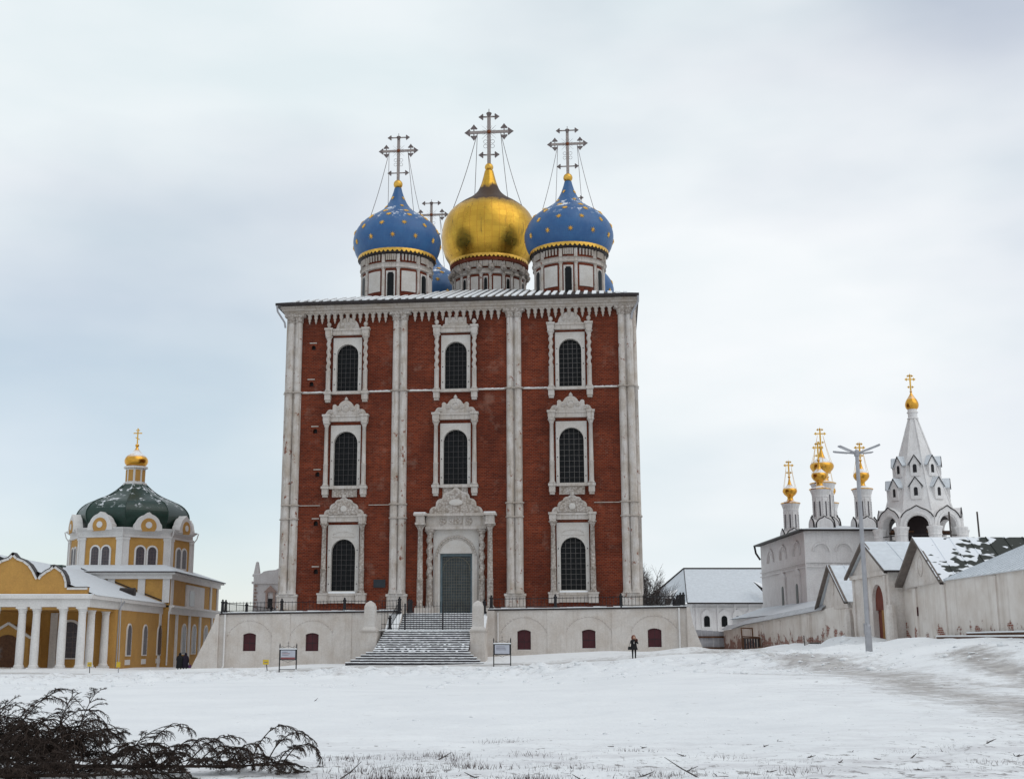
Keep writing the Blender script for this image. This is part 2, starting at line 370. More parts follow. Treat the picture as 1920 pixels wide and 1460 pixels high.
def gz(x, y, detail=True):
    x = np.asarray(x, float); y = np.asarray(y, float); z = base_z(x, y)
    if detail:
        crest = 77+3.0*vnoise(x*.09, y*0, 3)-.10*(x+5)*(x > -5)-.0*x
        bank = sstep(crest-26, crest-12, y)*(1-sstep(crest+.5, crest+4, y))*(1-sstep(12, 19, x))
        lump = vnoise(x*.55, y*.30, 5)*.14+vnoise(x*1.2, y*.6, 6)*.36+np.abs(vnoise(x*1.9, y*1.0, 7))*.60-.14
        z = z+bank*(.0+lump)
        top = sstep(crest-7, crest-1, y)*(1-sstep(crest+.8, crest+3.5, y))*(1-sstep(10, 18, x)); z = z+top*(.07+.03*sstep(-14, -4, x))*(1+1.4*vnoise(x*.35, y*.2, 9))
        rt = sstep(15, 19, x)*sstep(44, 56, y)*(1-sstep(96, 110, y)); z = z+rt*(vnoise(x*.5, y*.3, 11)*.22+vnoise(x*1.3, y*.7, 12)*.26)
        near = 1-sstep(30, 50, y); z = z+near*(vnoise(x*1.1, y*.8, 13)*.06+vnoise(x*3, y*2.2, 14)*.05)
        # drifts against podium and by the gate
        z = z+.38*np.exp(-((x-16.2)/2.4)**2-((y-97.2)/1.6)**2)+.25*np.exp(-((x-8)/4)**2-((y-98.6)/1.0)**2)
        z = z+.55*np.exp(-((x-23.0)/1.5)**2-((y-78.5)/5)**2)
    return z
def gp(x, y): return float(gz(np.array([x]), np.array([y]))[0])
def pl_dist(x, y, pts):
    d = np.full_like(x, 1e9)
    for (ax, ay), (bx, by) in zip(pts[:-1], pts[1:]):
        vx, vy = bx-ax, by-ay; t = np.clip(((x-ax)*vx+(y-ay)*vy)/(vx*vx+vy*vy), 0, 1)
        d = np.minimum(d, np.hypot(x-ax-t*vx, y-ay-t*vy))
    return d
TRACKS = [([(-48,92),(-30,91),(-13.5,89),(0,89.5),(10,91.5),(17,93),(20.5,97),(21,110)], 3.6, .80),
          ([(14.3,60),(14.7,46),(13.6,36),(13.0,29),(12.0,22),(10.5,15)], 1.9, .92),
          ([(19.2,50),(18,40),(16.6,33),(15.5,27)], 1.2, .95),
          ([(12.6,62),(13.6,70),(15.5,80),(18.5,92)], .9, .72), ([(16.0,64),(17.5,76),(19.3,90)], .8, .66),
          ([(10.0,50),(13.5,44),(17.0,39)], .6, .8), ([(22.5,50),(21,42),(19.5,36)], 1.1, .85)]
def make_ground():
    ys = [-60, -20, 0, 6]; y = 10.0
    while y < 128: ys.append(y); y += max(.10, .0058*y)
    ys += [130, 134, 140, 150, 165, 190, 240, 320, 500, 900, 1800, 4000]
    xs = [-4000, -1800, -900, -450, -250, -150, -100, -80, -66]+list(np.arange(-56, 40.01, .21))+[44, 50, 60, 80, 110, 160, 260, 450, 900, 1800, 4000]
    X, Y = np.meshgrid(np.array(xs, float), np.array(ys, float)); Z = gz(X, Y)
    far = sstep(130, 260, np.hypot(X, Y-60)); Z = Z*(1-far)-1.5*far
    sl = np.zeros_like(X)
    wob = vnoise(X*.25, Y*.22, 21)*1.6
    for pts, w, a in TRACKS:
        d = pl_dist(X+wob*.5, Y, pts); sl = np.maximum(sl, a*np.exp(-(d/w)**2))
    crest = 77+3.0*vnoise(X*.09, Y*0, 3)-.10*(X+5)*(X > -5)
    bk = sstep(crest-26, crest-12, Y)*(1-sstep(crest+.5, crest+4, Y))*(1-sstep(12, 19, X)); sl = np.maximum(sl, bk*(.26+.5*vnoise(X*1.2, Y*.6, 44)))  # grey tint on the bank paints in the shade of its dimples
    Z = Z-.05*np.clip(sl, 0, 1)
    sp = np.clip(1-sstep(14, 27, Y), 0, 1)*.85+.45*np.exp(-((X-13)/5)**2)*(Y < 60)+.5*sstep(62, 68, Y)*(1-sstep(72, 84, Y))*(X < 14)*.7  # on the bank, dirt specks double as occlusion painted between lumps
    ny, nx = X.shape; me = bpy.data.meshes.new('snowy_ground')
    V = np.stack([X, Y, Z], -1).reshape(-1, 3)
    idx = np.arange(ny*nx).reshape(ny, nx); F = np.stack([idx[:-1, :-1], idx[:-1, 1:], idx[1:, 1:], idx[1:, :-1]], -1).reshape(-1, 4)
    me.vertices.add(len(V)); me.vertices.foreach_set('co', V.ravel()); me.loops.add(F.size); me.loops.foreach_set('vertex_index', F.ravel())
    me.polygons.add(len(F)); me.polygons.foreach_set('loop_start', np.arange(0, F.size, 4)); me.polygons.foreach_set('loop_total', np.full(len(F), 4))
    me.update(calc_edges=True); me.polygons.foreach_set('use_smooth', np.ones(len(F), bool))
    for nm, arr in (('slush_and_shade', sl), ('specks', sp)):
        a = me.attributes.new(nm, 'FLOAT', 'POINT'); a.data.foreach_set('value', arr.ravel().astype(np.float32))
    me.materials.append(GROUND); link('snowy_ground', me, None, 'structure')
make_ground()

# ------------------------------------------------------------ cathedral (local: x along facade, y back, z up)
CA = R(6); CX, CY = -1.90, 107.70
CATH = thing('cathedral', 'tall red brick cathedral with white stone window surrounds and blue and gold onion domes', 'cathedral', (CX, CY, 0), -CA)
FZ = 4.0
WX = [-10.2, -.28, 10.0]; PX = [-15.1, -5.35, 4.98, 14.95]
def wall_holes(mb, x0, x1, z0, z1, holes, y):
    xs = sorted({x0, x1, *[h[0] for h in holes], *[h[1] for h in holes]}); zs = sorted({z0, z1, *[h[2] for h in holes], *[h[3] for h in holes]})
    for i in range(len(xs)-1):
        for j in range(len(zs)-1):
            cx, cz = (xs[i]+xs[i+1])/2, (zs[j]+zs[j+1])/2
            if any(h[0] < cx < h[1] and h[2] < cz < h[3] for h in holes): continue
            mb.add([(xs[i], y, zs[j]), (xs[i+1], y, zs[j]), (xs[i+1], y, zs[j+1]), (xs[i], y, zs[j+1])], [(0, 1, 2, 3)])
# window specs per tier: panel half width, panel z0,z1, opening hw, sill, spring
TIER = {3: (1.32, 24.0, 29.05, 1.0, 24.1, 27.45), 2: (1.36, 15.4, 20.95, 1.08, 15.5, 19.32), 1: (1.40, 6.05, 12.02, 1.08, 6.25, 9.68)}
holes = []
for x in WX:
    for t in (3, 2, 1):
        if t == 1 and x == WX[1]: continue
        w = TIER[t]; holes.append((x-w[0], x+w[0], w[1], w[2]))
PORT = WX[1]+.1
holes.append((PORT-2.0, PORT+2.0, FZ, 11.5))
vents = [(-13.39, 28.26), (-13.5, 24.87), (-13.03, 20.53), (-12.72, 16.61), (-12.75, 12.22), (-12.63, 8.0)]
holes += [(a-.22, a+.22, b-.25, b+.25) for a, b in vents]
XL, XR, YB = -15.75, 15.6, 36.0
m = MB(); wall_holes(m, XL, XR, FZ-1, 31.3, holes, 0)
m.add([(XL,0,3),(XL,YB,3),(XL,YB,31.3),(XL,0,31.3),(XR,0,3),(XR,YB,3),(XR,YB,31.3),(XR,0,31.3)], [(0,1,2,3),(4,5,6,7),(1,5,6,2),(3,2,6,7)])
wall = m.build('brick_wall', BRICK, CATH)
for a, b in vents:                                     # putlog / stair vents
    v = MB(); v.arch(a, .30, b-.25, b+.40, .20, b-.25, b-.02, -.03, .35, k=4); vo = v.build('vent', BRICK, CATH)
    MB().box(a-.24, a+.24, .34, .36, b-.3, b+.3).build('vent_void', DARK, vo)
    MB().box(a-.36, a+.30, -.08, 0, b+.33, b+.42).build('vent_lintel', CORN, vo)
MB().box(-7.45, -6.4, -.07, 0, 6.53, 7.22).build('memorial_plaque', m_simple('slate_plaque', (.018, .022, .028), .35), CATH)

# pilasters : pairs of half columns in three tiers
def pilaster(x, corner=0):
    s = MB().box(x-.88, x+.88, -.30, .02, FZ-.6, 5.75); s.box(x-.95, x+.95, -.42, .02, 5.75, 5.95); s.box(x-.92, x+.92, -.38, .02, FZ-.6, FZ+.5)
    root = s.build('pilaster', PLA, CATH)
    for k, (z0, z1, r, hw) in enumerate(((5.95, 12.5, .34, .72), (12.6, 13.72, .34, .73), (13.85, 23.95, .325, .69), (24.1, 30.55, .305, .64))):
        MB().box(x-hw, x+hw, -.16, .02, z0, z1).build('backing', PLA, root)
        for sx in (-1, 1):
            c = MB(); base = [(r*1.28, z0), (r*1.28, z0+.12), (r*1.1, z0+.2), (r*1.18, z0+.28), (r, z0+.38)] if k in (0,) else [(r, z0)]
            zs = [base[-1][1]+(z1-base[-1][1])*i/5 for i in range(1, 6)]
            c.lathe(base+[(r*(1-.01*i), z) for i, z in enumerate(zs)], x+sx*.35, -.16, 14, PI, 2*PI)
            c.build('half_column', PLA, root, smooth=True)
    for z, e in ((12.5, .10), (13.72, .13), (23.95, .15)):
        p = MB()
        for sx in (-1, 1): p.lathe([(.36, z-.04), (.36+e, z+.02), (.36+e, z+.10), (.36, z+.15)], x+sx*.35, -.16, 14, PI, 2*PI)
        p.box(x-.80, x+.80, -.22, .02, z, z+.12); p.build('ring', CORN, root)
    cp = MB()
    for sx in (-1, 1): cp.lathe([(.33, 30.5), (.40, 30.6), (.36, 30.7), (.46, 31.05), (.50, 31.1)], x+sx*.35, -.16, 14, PI, 2*PI)
    cp.box(x-.92, x+.92, -.66, .02, 31.02, 31.3); cp.build('capital', CARVE, root)
for x in PX: pilaster(x)
# pilasters turned round the right and left corner
for sx, X in ((1, XR), (-1, XL)):
    for yy in (.5, 1.25):
        c = MB().lathe([(.36, 5.9), (.36, 12.5), (.47, 12.55), (.36, 12.7), (.35, 23.95), (.47, 24.0), (.34, 24.2), (.33, 31.1)], X, yy, 14, -PI/2 if sx > 0 else PI/2, PI/2 if sx > 0 else 3*PI/2)
        c.build('corner_half_column', PLA, CATH, smooth=True)
    MB().box(min(X, X+sx*.3), max(X, X+sx*.3), -.1, 2.0, FZ-.6, 5.95).build('corner_pedestal', PLA, CATH)

# string courses with a line of snow
for z, th, sn in ((24.0, .09, 1), (13.78, .06, 0)):
    edges = sorted([(p-.8, p+.8) for p in PX]+[(w-2.0, w+2.0) for w in WX]) if sn else [(-15.0, -15.0)]
    segs = []
    if sn:
        for (a, b), (c, d) in zip(edges[:-1], edges[1:]): segs.append((b, c))
    else: segs = [(-14.3, -12.4), (11.9, 14.1), (-8.0, -6.1)]
    for a, b in segs:
        if b-a < .3: continue
        MB().box(a, b, -.13, .01, z-th, z).build('string_course', CORN, CATH)
        if sn:
            q = MB(); n = 14
            for i in range(n):
                u0, u1 = a+(b-a)*i/n, a+(b-a)*(i+1)/n; h = .05+.04*random.random(); q.box(u0, u1+.001*i, -.17+.03*random.random(), .008, z+.003, z+h)
            q.build('ledge_snow', SNOW, CATH)

# windows
GRILLR = m_simple('rusty_pale_grille', (.10, .092, .088), .7, var=.5, scale=9)
def grille(xc, hw, zb, zs, y, nv=4, nh=9):
    g = MB()
    for i in range(1, nv+1):
        x = xc-hw+2*hw*i/(nv+1); top = zs+math.sqrt(max(0, hw*hw-(x-xc)**2)); g.box(x-.022, x+.022, y-.022, y+.022, zb, top-.01)
    zt = zs+hw
    for j in range(1, nh+1):
        z = zb+(zt-zb)*j/(nh+1); h = hw if z <= zs else math.sqrt(max(0, hw*hw-(z-zs)**2)); g.box(xc-h+.01, xc+h-.01, y-.018, y+.018, z-.018, z+.018)
    return g
def scroll_ped(xc, z0, pts, y0=-.30, y1=.0):
    P = [(xc+u, z0+w) for u, w in pts]+[(xc-u, z0+w) for u, w in reversed(pts)]
    P2 = [p for i, p in enumerate(P) if i == 0 or math.hypot(p[0]-P[i-1][0], p[1]-P[i-1][1]) > 1e-4]
    if math.hypot(P2[0][0]-P2[-1][0], P2[0][1]-P2[-1][1]) < 1e-4: P2.pop()
    return MB().prism(P2, y0, y1, 'y')
def arcpts(cx, cz, r, a0, a1, n): return [(cx+r*cos(R(a0+(a1-a0)*i/n)), cz+r*sin(R(a0+(a1-a0)*i/n))) for i in range(n+1)]
def column(mb, x, y, z0, z1, r, twist=False, cap=True):
    h = z1-z0
    pr = [(r*1.5, z0), (r*1.5, z0+.12), (r*1.15, z0+.2)]
    if twist:
        zm = z0+h*.36; pr += [(r*1.1, z0+.25), (r*1.1, zm-.05), (r*1.3, zm), (r*1.0, zm+.08)]
        mb.lathe(pr, x, y, 10)
        n = 26; k = 10; zt = z1-.42; vs = []; fs = []
        for j in range(n+1):
            z = zm+.08+(zt-zm-.08)*j/n; ph = j*2*PI/6.5
            for i in range(k):
                t = 2*PI*i/k; rr = r*(.92+.26*cos(t-ph)); vs.append((x+rr*cos(t), y+rr*sin(t), z))
        for j in range(n):
            for i in range(k): fs.append((j*k+i, j*k+(i+1) % k, (j+1)*k+(i+1) % k, (j+1)*k+i))
        mb.add(vs, fs); pr = [(r, zt)]
    else:
        zm = z0+h*.33; pr += [(r*1.12, z0+.3), (r*1.12, zm), (r*1.3, zm+.05), (r*1.02, zm+.12), (r*.86, z1-.42)]
    if cap: pr += [(r*1.05, z1-.40), (r*1.0, z1-.34), (r*1.5, z1-.12), (r*1.75, z1-.10), (r*1.75, z1)]
    mb.lathe(pr, x, y, 10)
def window(x, t):
    hw, z0, z1, ow, ob, osp = TIER[t]
    p = MB().arch(x, hw, z0, z1, ow, ob, osp, -.09, .42)
    W = p.build('window', PANEL, CATH)
    W['label'] = {3: 'top storey', 2: 'middle storey', 1: 'ground storey'}[t]+' window with '+{3: 'twisted columns and rounded gable', 2: 'slim columns and scrolled gable', 1: 'carved columns and bulbous gable'}[t]
    MB().prism([(x-ow-.05, ob-.05), (x+ow+.05, ob-.05), (x+ow+.05, osp)]+arcpts(x, osp, ow+.05, 0, 180, 12)[1:-1]+[(x-ow-.05, osp)], .40, .44).build('pane', GLASS, W)
    grille(x, ow, ob, osp, .30).build('grille', GRILLR if x > 5 else GRILLE, W)
    for k in range(3):
        for sx in (-1, 1): MB().lathe([(.05, -.0), (.05, .03), (.001, .04)], n=6).build('bolt', DARK, W)
    bl = [c for c in COL.objects if c.parent == W and c.name.startswith('bolt')]
    for i, b in enumerate(bl):
        b.rotation_euler = (PI/2, 0, 0); b.location = (x+(-1 if i % 2 else 1)*(ow+(hw-ow)*.5+.01), -.09, ob+.6+(osp-ob-.5)*(i//2)/2)
    cxs = {3: 1.70, 2: 1.72, 1: 1.70}[t]; yc = -.30
    zc0, zc1 = {3: (24.0, 29.15), 2: (15.42, 21.15), 1: (6.05, 12.15)}[t]
    for sx in (-1, 1):
        c = MB(); column(c, x+sx*cxs, yc, zc0, zc1, .19 if t != 1 else .215, twist=(t == 3)); c.build('column', CARVE if t == 1 else PLA2, W, smooth=True)
        e = MB().box(x+sx*cxs-.28, x+sx*cxs+.28, -.56, 0, zc1, zc1+.16).box(x+sx*cxs-.31, x+sx*cxs+.31, -.58, 0, zc1+.16, zc1+.56).box(x+sx*cxs-.38, x+sx*cxs+.38, -.66, 0, zc1+.56, zc1+.74)
        e.build('entablature_block', PLA2, W)
        if t > 1:
            b = MB().box(x+sx*cxs-.34, x+sx*cxs+.34, -.56, 0, zc0-.22, zc0-.003).box(x+sx*cxs-.27, x+sx*cxs+.27, -.46, 0, zc0-.75, zc0-.22).box(x+sx*cxs-.22, x+sx*cxs+.22, -.36, 0, zc0-.95, zc0-.75)
            b.build('bracket', PLA2, W)
        else:
            MB().box(x+sx*cxs-.42, x+sx*cxs+.42, -.60, 0, zc0-.9, zc0-.15).box(x+sx*cxs-.48, x+sx*cxs+.48, -.66, 0, zc0-.15, zc0-.003).build('plinth_block', PLA2, W)
    a = cxs-.32
    MB().box(x-a, x+a, -.36, 0, zc1+.12, zc1+.52).box(x-a-.0, x+a+.0, -.44, 0, zc1+.52, zc1+.68).build('entablature', PLA2, W)
    sill = MB().box(x-1.38, x+1.38, -.34, 0, zc0-.22, zc0-.01)
    if t == 1: sill.box(x-1.28, x+1.28, -.28, 0, zc0-.85, zc0-.22)
    sill.build('sill', PLA2, W)
    if t == 1: MB().box(x-1.2, x+1.2, -.33, -.02, zc0-.008, zc0+.11).build('sill_snow', SNOW, W)
    if t == 2: MB().box(x-1.12, x+1.12, -.14, 0, zc0-.95, zc0-.222).build('carved_apron', CARVE, W)
    zp = zc1+.745
    if t == 3:
        if abs(x-WX[1]) < .1: pts = [(1.15, 0), (1.15, .16), (.98, .22), (.96, .82), (0, .84)]
        else: pts = [(1.12, 0)]+arcpts(.0, .0, 1.05, 8, 90, 8)
        pd = scroll_ped(x, zp-.05, pts, -.24); P = pd.build('pediment', PLA2, W)
        d = MB()
        for u in (-.5, 0, .5): d.lathe([(.20, -.02), (.20, .04), (.12, .06)], n=12)
        for i, u in enumerate((-.5, 0, .5)):
            dd = MB().lathe([(.19, 0), (.19, .05), (.12, .07), (.11, .03)], n=12).build('rosette', PLA2, W); dd.rotation_euler = (PI/2, 0, 0); dd.location = (x+u, -.24, zp+.36)
        for sx in (-1, 1):
            f = MB().lathe([(.10, zp-.02), (.10, zp+.08), (.17, zp+.2), (.21, zp+.33), (.17, zp+.46), (.05, zp+.56)], x+sx*cxs, -.4, 10); f.build('finial', PLA2, W, smooth=True)
        MB().lathe([(.10, zp+.8), (.16, zp+.95), (.10, zp+1.08), (.02, zp+1.2)], x, -.15, 8).build('finial', PLA2, W, smooth=True)
    elif t == 2:
        pts = [(1.9, 0), (1.88, .12)]+arcpts(1.42, .16, .36, 10, 120, 5)+[(1.22, .55)]+arcpts(1.02, .78, .20, -30, 150, 5)+[(.80, .78)]+arcpts(.0, .62, .70, 20, 90, 6)
        scroll_ped(x, zp-.03, pts, -.30).build('pediment', PLA2, W)
        for u, w, r in ((0, .62, .36), (-.62, .5, .20), (.62, .5, .20), (-1.3, .25, .20), (1.3, .25, .20)):
            dd = MB().lathe([(r, 0), (r, .07), (r*.75, .10), (r*.7, .04)], n=14).build('rosette', PLA2, W); dd.rotation_euler = (PI/2, 0, 0); dd.location = (x+u, -.30, zp+w)
        MB().lathe([(.10, zp+1.25), (.19, zp+1.4), (.10, zp+1.55), (.02, zp+1.66)], x, -.15, 8).build('finial', PLA2, W, smooth=True)
    else:
        pts = [(1.78, 0)]+arcpts(1.36, .10, .42, 0, 100, 5)+arcpts(.86, .62, .42, -10, 100, 5)+arcpts(.44, 1.02, .38, -5, 100, 5)+[(.2, 1.52), (0, 1.55)]
        scroll_ped(x, zp-.03, pts, -.22).build('pediment_border', PLA2, W)
        pts2 = [(u*.86, .03+w*.84) for u, w in pts]; scroll_ped(x, zp, pts2, -.29).build('pediment', CARVE, W)
        dd = MB().lathe([(.28, 0), (.28, .08), (.2, .10), (.001, .11)], n=14).build('rosette', PANEL, W); dd.rotation_euler = (PI/2, 0, 0); dd.location = (x, -.29, zp+.52)
        MB().box(x-.14, x+.14, -.3, 0, zp+1.5, zp+1.78).build('finial', PLA2, W)
        MB().box(x-1.0, x+1.0, -.115, -.085, osp+ow+.15, osp+ow+.19).build('panel_moulding', PLA2, W)
        l = MB(); pa = arcpts(x, osp+ow+.19, .95, 12, 168, 12); l.path([(u, -.1, .35*(w-osp-ow-.19)+osp+ow+.3) for u, w in pa], .03, 4); l.build('panel_lunette', PLA2, W)
for x in WX:
    for t in (3, 2, 1):
        if not (t == 1 and x == WX[1]): window(x, t)

# portal
x = PORT
P = MB().arch(x, 2.0, FZ, 11.5, 1.42, FZ, 9.43, -.10, 1.0, k=2); 
P = MB(); P.box(x-2.0, x-1.42, -.1, .9, FZ, 11.5).box(x+1.42, x+2.0, -.1, .9, FZ, 11.5).box(x-1.42, x+1.42, -.1, .9, 9.44, 11.5)
PT = P.build('portal', PANEL, CATH); PT['label'] = 'stone doorway with paired columns and broad carved gable'
l = MB(); l.path([(u, -.12, w) for u, w in arcpts(x, 9.2, 1.7, 0, 180, 20)], .10, 5); l.path([(u, -.12, w) for u, w in arcpts(x, 9.2, 1.5, 8, 172, 20)], .05, 4); l.build('archivolt', PLA2, PT, smooth=True)
for sx in (-1, 1):
    MB().box(x+sx*1.75-.13, x+sx*1.75+.13, -.18, -.08, FZ, 9.2).build('jamb_moulding', PLA2, PT)
    for nm, cx, yc, r, z1 in (('inner_column', 2.28, -.42, .26, 11.45), ('outer_column', 3.05, -.85, .24, 11.85)):
        c = MB(); column(c, x+sx*cx, yc, FZ+.75, z1, r, twist=(nm == 'inner_column')); c.build(nm, CARVE, PT, smooth=True)
        MB().box(x+sx*cx-.4, x+sx*cx+.4, yc-.4, 0, FZ-.3, FZ+.75).build('column_plinth', PLA2, PT)
    MB().box(x+sx*3.05-.42, x+sx*3.05+.42, -1.3, 0, 11.86, 12.05).box(x+sx*3.05-.36, x+sx*3.05+.36, -1.2, 0, 12.05, 12.65).box(x+sx*3.05-.55, x+sx*3.05+.55, -1.45, 0, 12.65, 12.85).build('entablature_block', PLA2, PT)
    MB().box(x+sx*3.05-.5, x+sx*3.05+.5, -1.4, -.05, 12.855, 12.93).build('ledge_snow', SNOW, PT)
MB().box(x-2.68, x+2.68, -.55, 0, 11.5, 11.75).box(x-2.6, x+2.6, -.45, 0, 11.75, 12.65).box(x-2.78, x+2.78, -.75, 0, 12.65, 12.88).build('entablature', PLA2, PT)
for u, r in ((-1.15, .32), (1.15, .32)):
    dd = MB().lathe([(r, 0), (r, .06), (r*.75, .09), (r*.7, .04), (r*.3, .08)], n=16).build('rosette', CARVE, PT); dd.rotation_euler = (PI/2, 0, 0); dd.location = (x+u, -.45, 12.2)
MB().box(x-.6, x+.6, -.5, -.45, 11.95, 12.45).build('carved_tablet', CARVE, PT)
pts = [(2.32, 0)]+arcpts(1.85, .15, .5, 0, 95, 5)+arcpts(1.3, .85, .48, -5, 95, 5)+arcpts(.75, 1.45, .45, 0, 100, 5)+arcpts(0, 1.95, .35, 30, 90, 4)
scroll_ped(x, 12.88, pts, -.30).build('pediment_border', PLA2, PT); scroll_ped(x, 12.9, [(u*.9, w*.9) for u, w in pts], -.37).build('pediment', CARVE, PT)
dd = MB().lathe([(.62, 0), (.62, .06), (.55, .08), (.001, .09)], n=20).build('cartouche', PANEL, PT); dd.rotation_euler = (PI/2, 0, 0); dd.scale = (1, .45, 1); dd.location = (x, -.37, 13.85)
MB().box(x-1.42, x-1.25, .25, .45, FZ, 9.44).box(x+1.25, x+1.42, .25, .45, FZ, 9.44).box(x-1.25, x+1.25, .25, .45, 9.22, 9.44).build('door_frame', DFRM, PT)
for sx in (-1, 1):
    MB().box(min(x+.02*sx, x+1.25*sx), max(x+.02*sx, x+1.25*sx), .36, .42, FZ, 9.22).build('door_leaf', DOOR, PT)
l = MB()
for i in range(-5, 6): l.box(x+i*.22-.012, x+i*.22+.012, .32, .35, FZ+.2, 9.1)
for j in range(20): l.box(x-1.22, x+1.22, .325, .345, FZ+.3+j*.25-.012, FZ+.3+j*.25+.012)
l.path([(u, .32, w) for u, w in arcpts(x, 7.95, 1.2, 0, 180, 14)], .03, 4)
l.build('door_grille', m_simple('pale_grille_paint', (.14, .13, .10), .6), PT)

# cornice, pendants, eave
m = MB().box(XL-.35, XR+.35, -.55, YB, 31.32, 31.55).box(XL-.5, XR+.42, -.75, YB, 31.55, 31.76).box(XL-.62, XR+.48, -.9, YB, 31.76, 31.95); m.build('cornice', CORN, CATH)
pend = MB().lathe([(.10, 31.31), (.18, 31.0), (.17, 30.85), (.09, 30.72), (.13, 30.62), (.05, 30.5), (.06, 30.42), (.01, 30.34)], 0, -.28, 8)
pd0 = None
for a, b in zip(PX[:-1], PX[1:]):
    u0, u1 = a+1.05, b-1.05; n = 13
    for i in range(n):
        u = u0+(u1-u0)*(i+.5)/n
        if pd0 is None: pd0 = pend.build('pendant', CORN, CATH, smooth=True); pd0.location = (u, 0, 0)
        else: inst(pd0, CATH, (u, 0, 0))
    # little pointed arches between the pendants
    ar = MB(); st = (u1-u0)/n
    for i in range(n+1):
        c = u0+st*i; l = max(u0-.12, c-st/2); r = min(u1+.12, c+st/2)
        ar.prism([(l, 31.32), (l, 31.05), (l+.10, 31.08), (c-.10, 31.2), (c, 31.3), (c+.10, 31.2), (r-.10, 31.08), (r, 31.05), (r, 31.32)], -.42, -.10)
    ar.build('arcade_band', CORN, CATH)
EZ = 31.95
m = MB().box(XL-1.0, XR+.62, -1.3, YB+1, EZ+.005, EZ+.22); m.build('eave', EAVE, CATH)
for sx, xx in ((-1, XL-.85), (1, XR+.52)):
    MB().path([(xx, -1.3, EZ), (xx, -1.0, EZ-.5), (xx-sx*.55, -.5, EZ-1.4), (xx-sx*.62, -.42, EZ-1.9)], .10, 6).build('drain_pipe', GREYM, CATH)
# roof : pyramid with standing seams and snow between
AX, AY, AZ = 0.2, 16.5, 38.2
x0, x1, y0, y1, z0 = XL-1.0, XR+.62, -1.3, YB+1, EZ+.225
ROOF = MB().add([(x0,y0,z0),(x1,y0,z0),(x1,y1,z0),(x0,y1,z0),(AX,AY,AZ)], [(0,1,4),(1,2,4),(2,3,4),(3,0,4)]).build('roof', EAVE, CATH)
ns = 46
for i in range(ns):
    ua, ub = (i+.10+.10*random.random())/ns, (i+.50+.22*random.random())/ns
    q = []
    for u in (ua, ub):
        xb = x0+(x1-x0)*u; 
        tmax = min((xb-x0)/(AX-x0), (x1-xb)/(x1-AX)); ya = y0+(AY-y0)*tmax*.92; za = z0+(AZ-z0)*tmax*.92; sy = y0+.03+.25*random.random(); sz = z0+(sy-y0)*(AZ-z0)/(AY-y0)
        q += [(xb, sy, sz+.02), (xb+0*(AX-xb), ya, za+.02), (xb, sy, sz+.13), (xb, ya, za+.13)]
    if abs(q[0][1]-q[1][1]) < .8: continue
    MB().add(q, [(0,4,6,2),(2,6,7,3),(0,2,3,1),(4,5,7,6),(1,3,7,5)]).build('roof_snow', SNOW, ROOF)

# ---- crosses
def cross(parent, x, y, z0, z1, hw, za, zt, ht, zl, hl, mat, mat2, s=1.0, chains=None, crown=True, rich=True, world=False, gold=None):
    C = MB().box(x-.15*s, x+.15*s, y-.06*s, y+.06*s, z0-.15, z1-.5*s); C.box(x-hw+.25*s, x+hw-.25*s, y-.055*s, y+.055*s, za-.12*s, za+.12*s)
    C.box(x-ht, x+ht, y-.05*s, y+.05*s, zt-.05*s, zt+.05*s).box(x-hl, x+hl, y-.05*s, y+.05*s, zl-.05*s, zl+.05*s)
    O = C.build('cross', mat2, parent, world=world)
    def spade(cx, cz, ang, r):
        p = [(0, r*1.25), (r*.35, r*.75), (r*.85, r*.15), (r*.5, 0), (r*.12, r*.12), (r*.12, -r*.5), (-r*.12, -r*.5), (-r*.12, r*.12), (-r*.5, 0), (-r*.85, r*.15), (-r*.35, r*.75)]
        c_, s_ = cos(ang), sin(ang); f = MB().prism([(cx+u*c_+w*s_, cz-u*s_+w*c_) for u, w in p], y-.05*s, y+.05*s); f.build('finial', mat, O, world=world)
    r = .40*s
    for sx in (-1, 1):
        spade(x+sx*(hw-.32*s), za, sx*PI/2, r)
        if rich: spade(x+sx*(hw-.62*s), za+.28*s, 0, r*.9); spade(x+sx*(hw-.62*s), za-.28*s, PI, r*.9)
        spade(x+sx*(ht-.2*s), zt, sx*PI/2, r*.85); spade(x+sx*(hl-.2*s), zl, sx*PI/2, r*.85)
    if crown:
        MB().lathe([(.10*s, z1-.75*s), (.14*s, z1-.66*s), (.24*s, z1-.40*s), (.20*s, z1-.34*s), (.08*s, z1-.30*s), (.03*s, z1-.25*s), (.03*s, z1)], x, y, 8).build('crown', mat, O, world=world)
    if rich:
        k = MB()
        for q in range(16):
            if q % 4 == 0: continue
            t = 2*PI*q/16; L = (.62 if q % 2 else .85)*s; k.tube((x+.15*s*cos(t), y, za+.15*s*sin(t)), (x+L*cos(t), y, za+L*sin(t)), .022*s, .008*s, 4)
        k.build('rays', mat, O, world=world)
        MB().ball((x, y-.03, za), .19*s, 10, 6).build('boss', m_boss, O, world=world)
        k = MB()
        for sx in (-1, 1):
            for cz in (za-(za-zl)*.42, za-(za-zl)*.62):
                k.path([(x+sx*(.30+.17*cos(R(a)))*s, y, cz+.17*s*sin(R(a))) for a in range(0, 361, 45)], .018*s, 4)
        k.build('scrollwork', mat, O, world=world)
    if chains:
        for (ax, ay, az, bx, by, bz) in chains:
            k = MB(); n = 12; pts = []
            for i in range(n+1):
                t = i/n; pts.append((ax+(bx-ax)*t, ay+(by-ay)*t, az+(bz-az)*t-.35*s*sin(PI*t)))
            k.path(pts, .032*max(s, .6), 4); k.build('chain', mat, O, world=world)
    return O
SILVM = m_simple('dull_openwork_metal', (.30, .255, .235), .5, metal=.4, var=.55, scale=14)
m_boss = m_simple('copper_boss', (.16, .05, .02), .4, metal=.6)

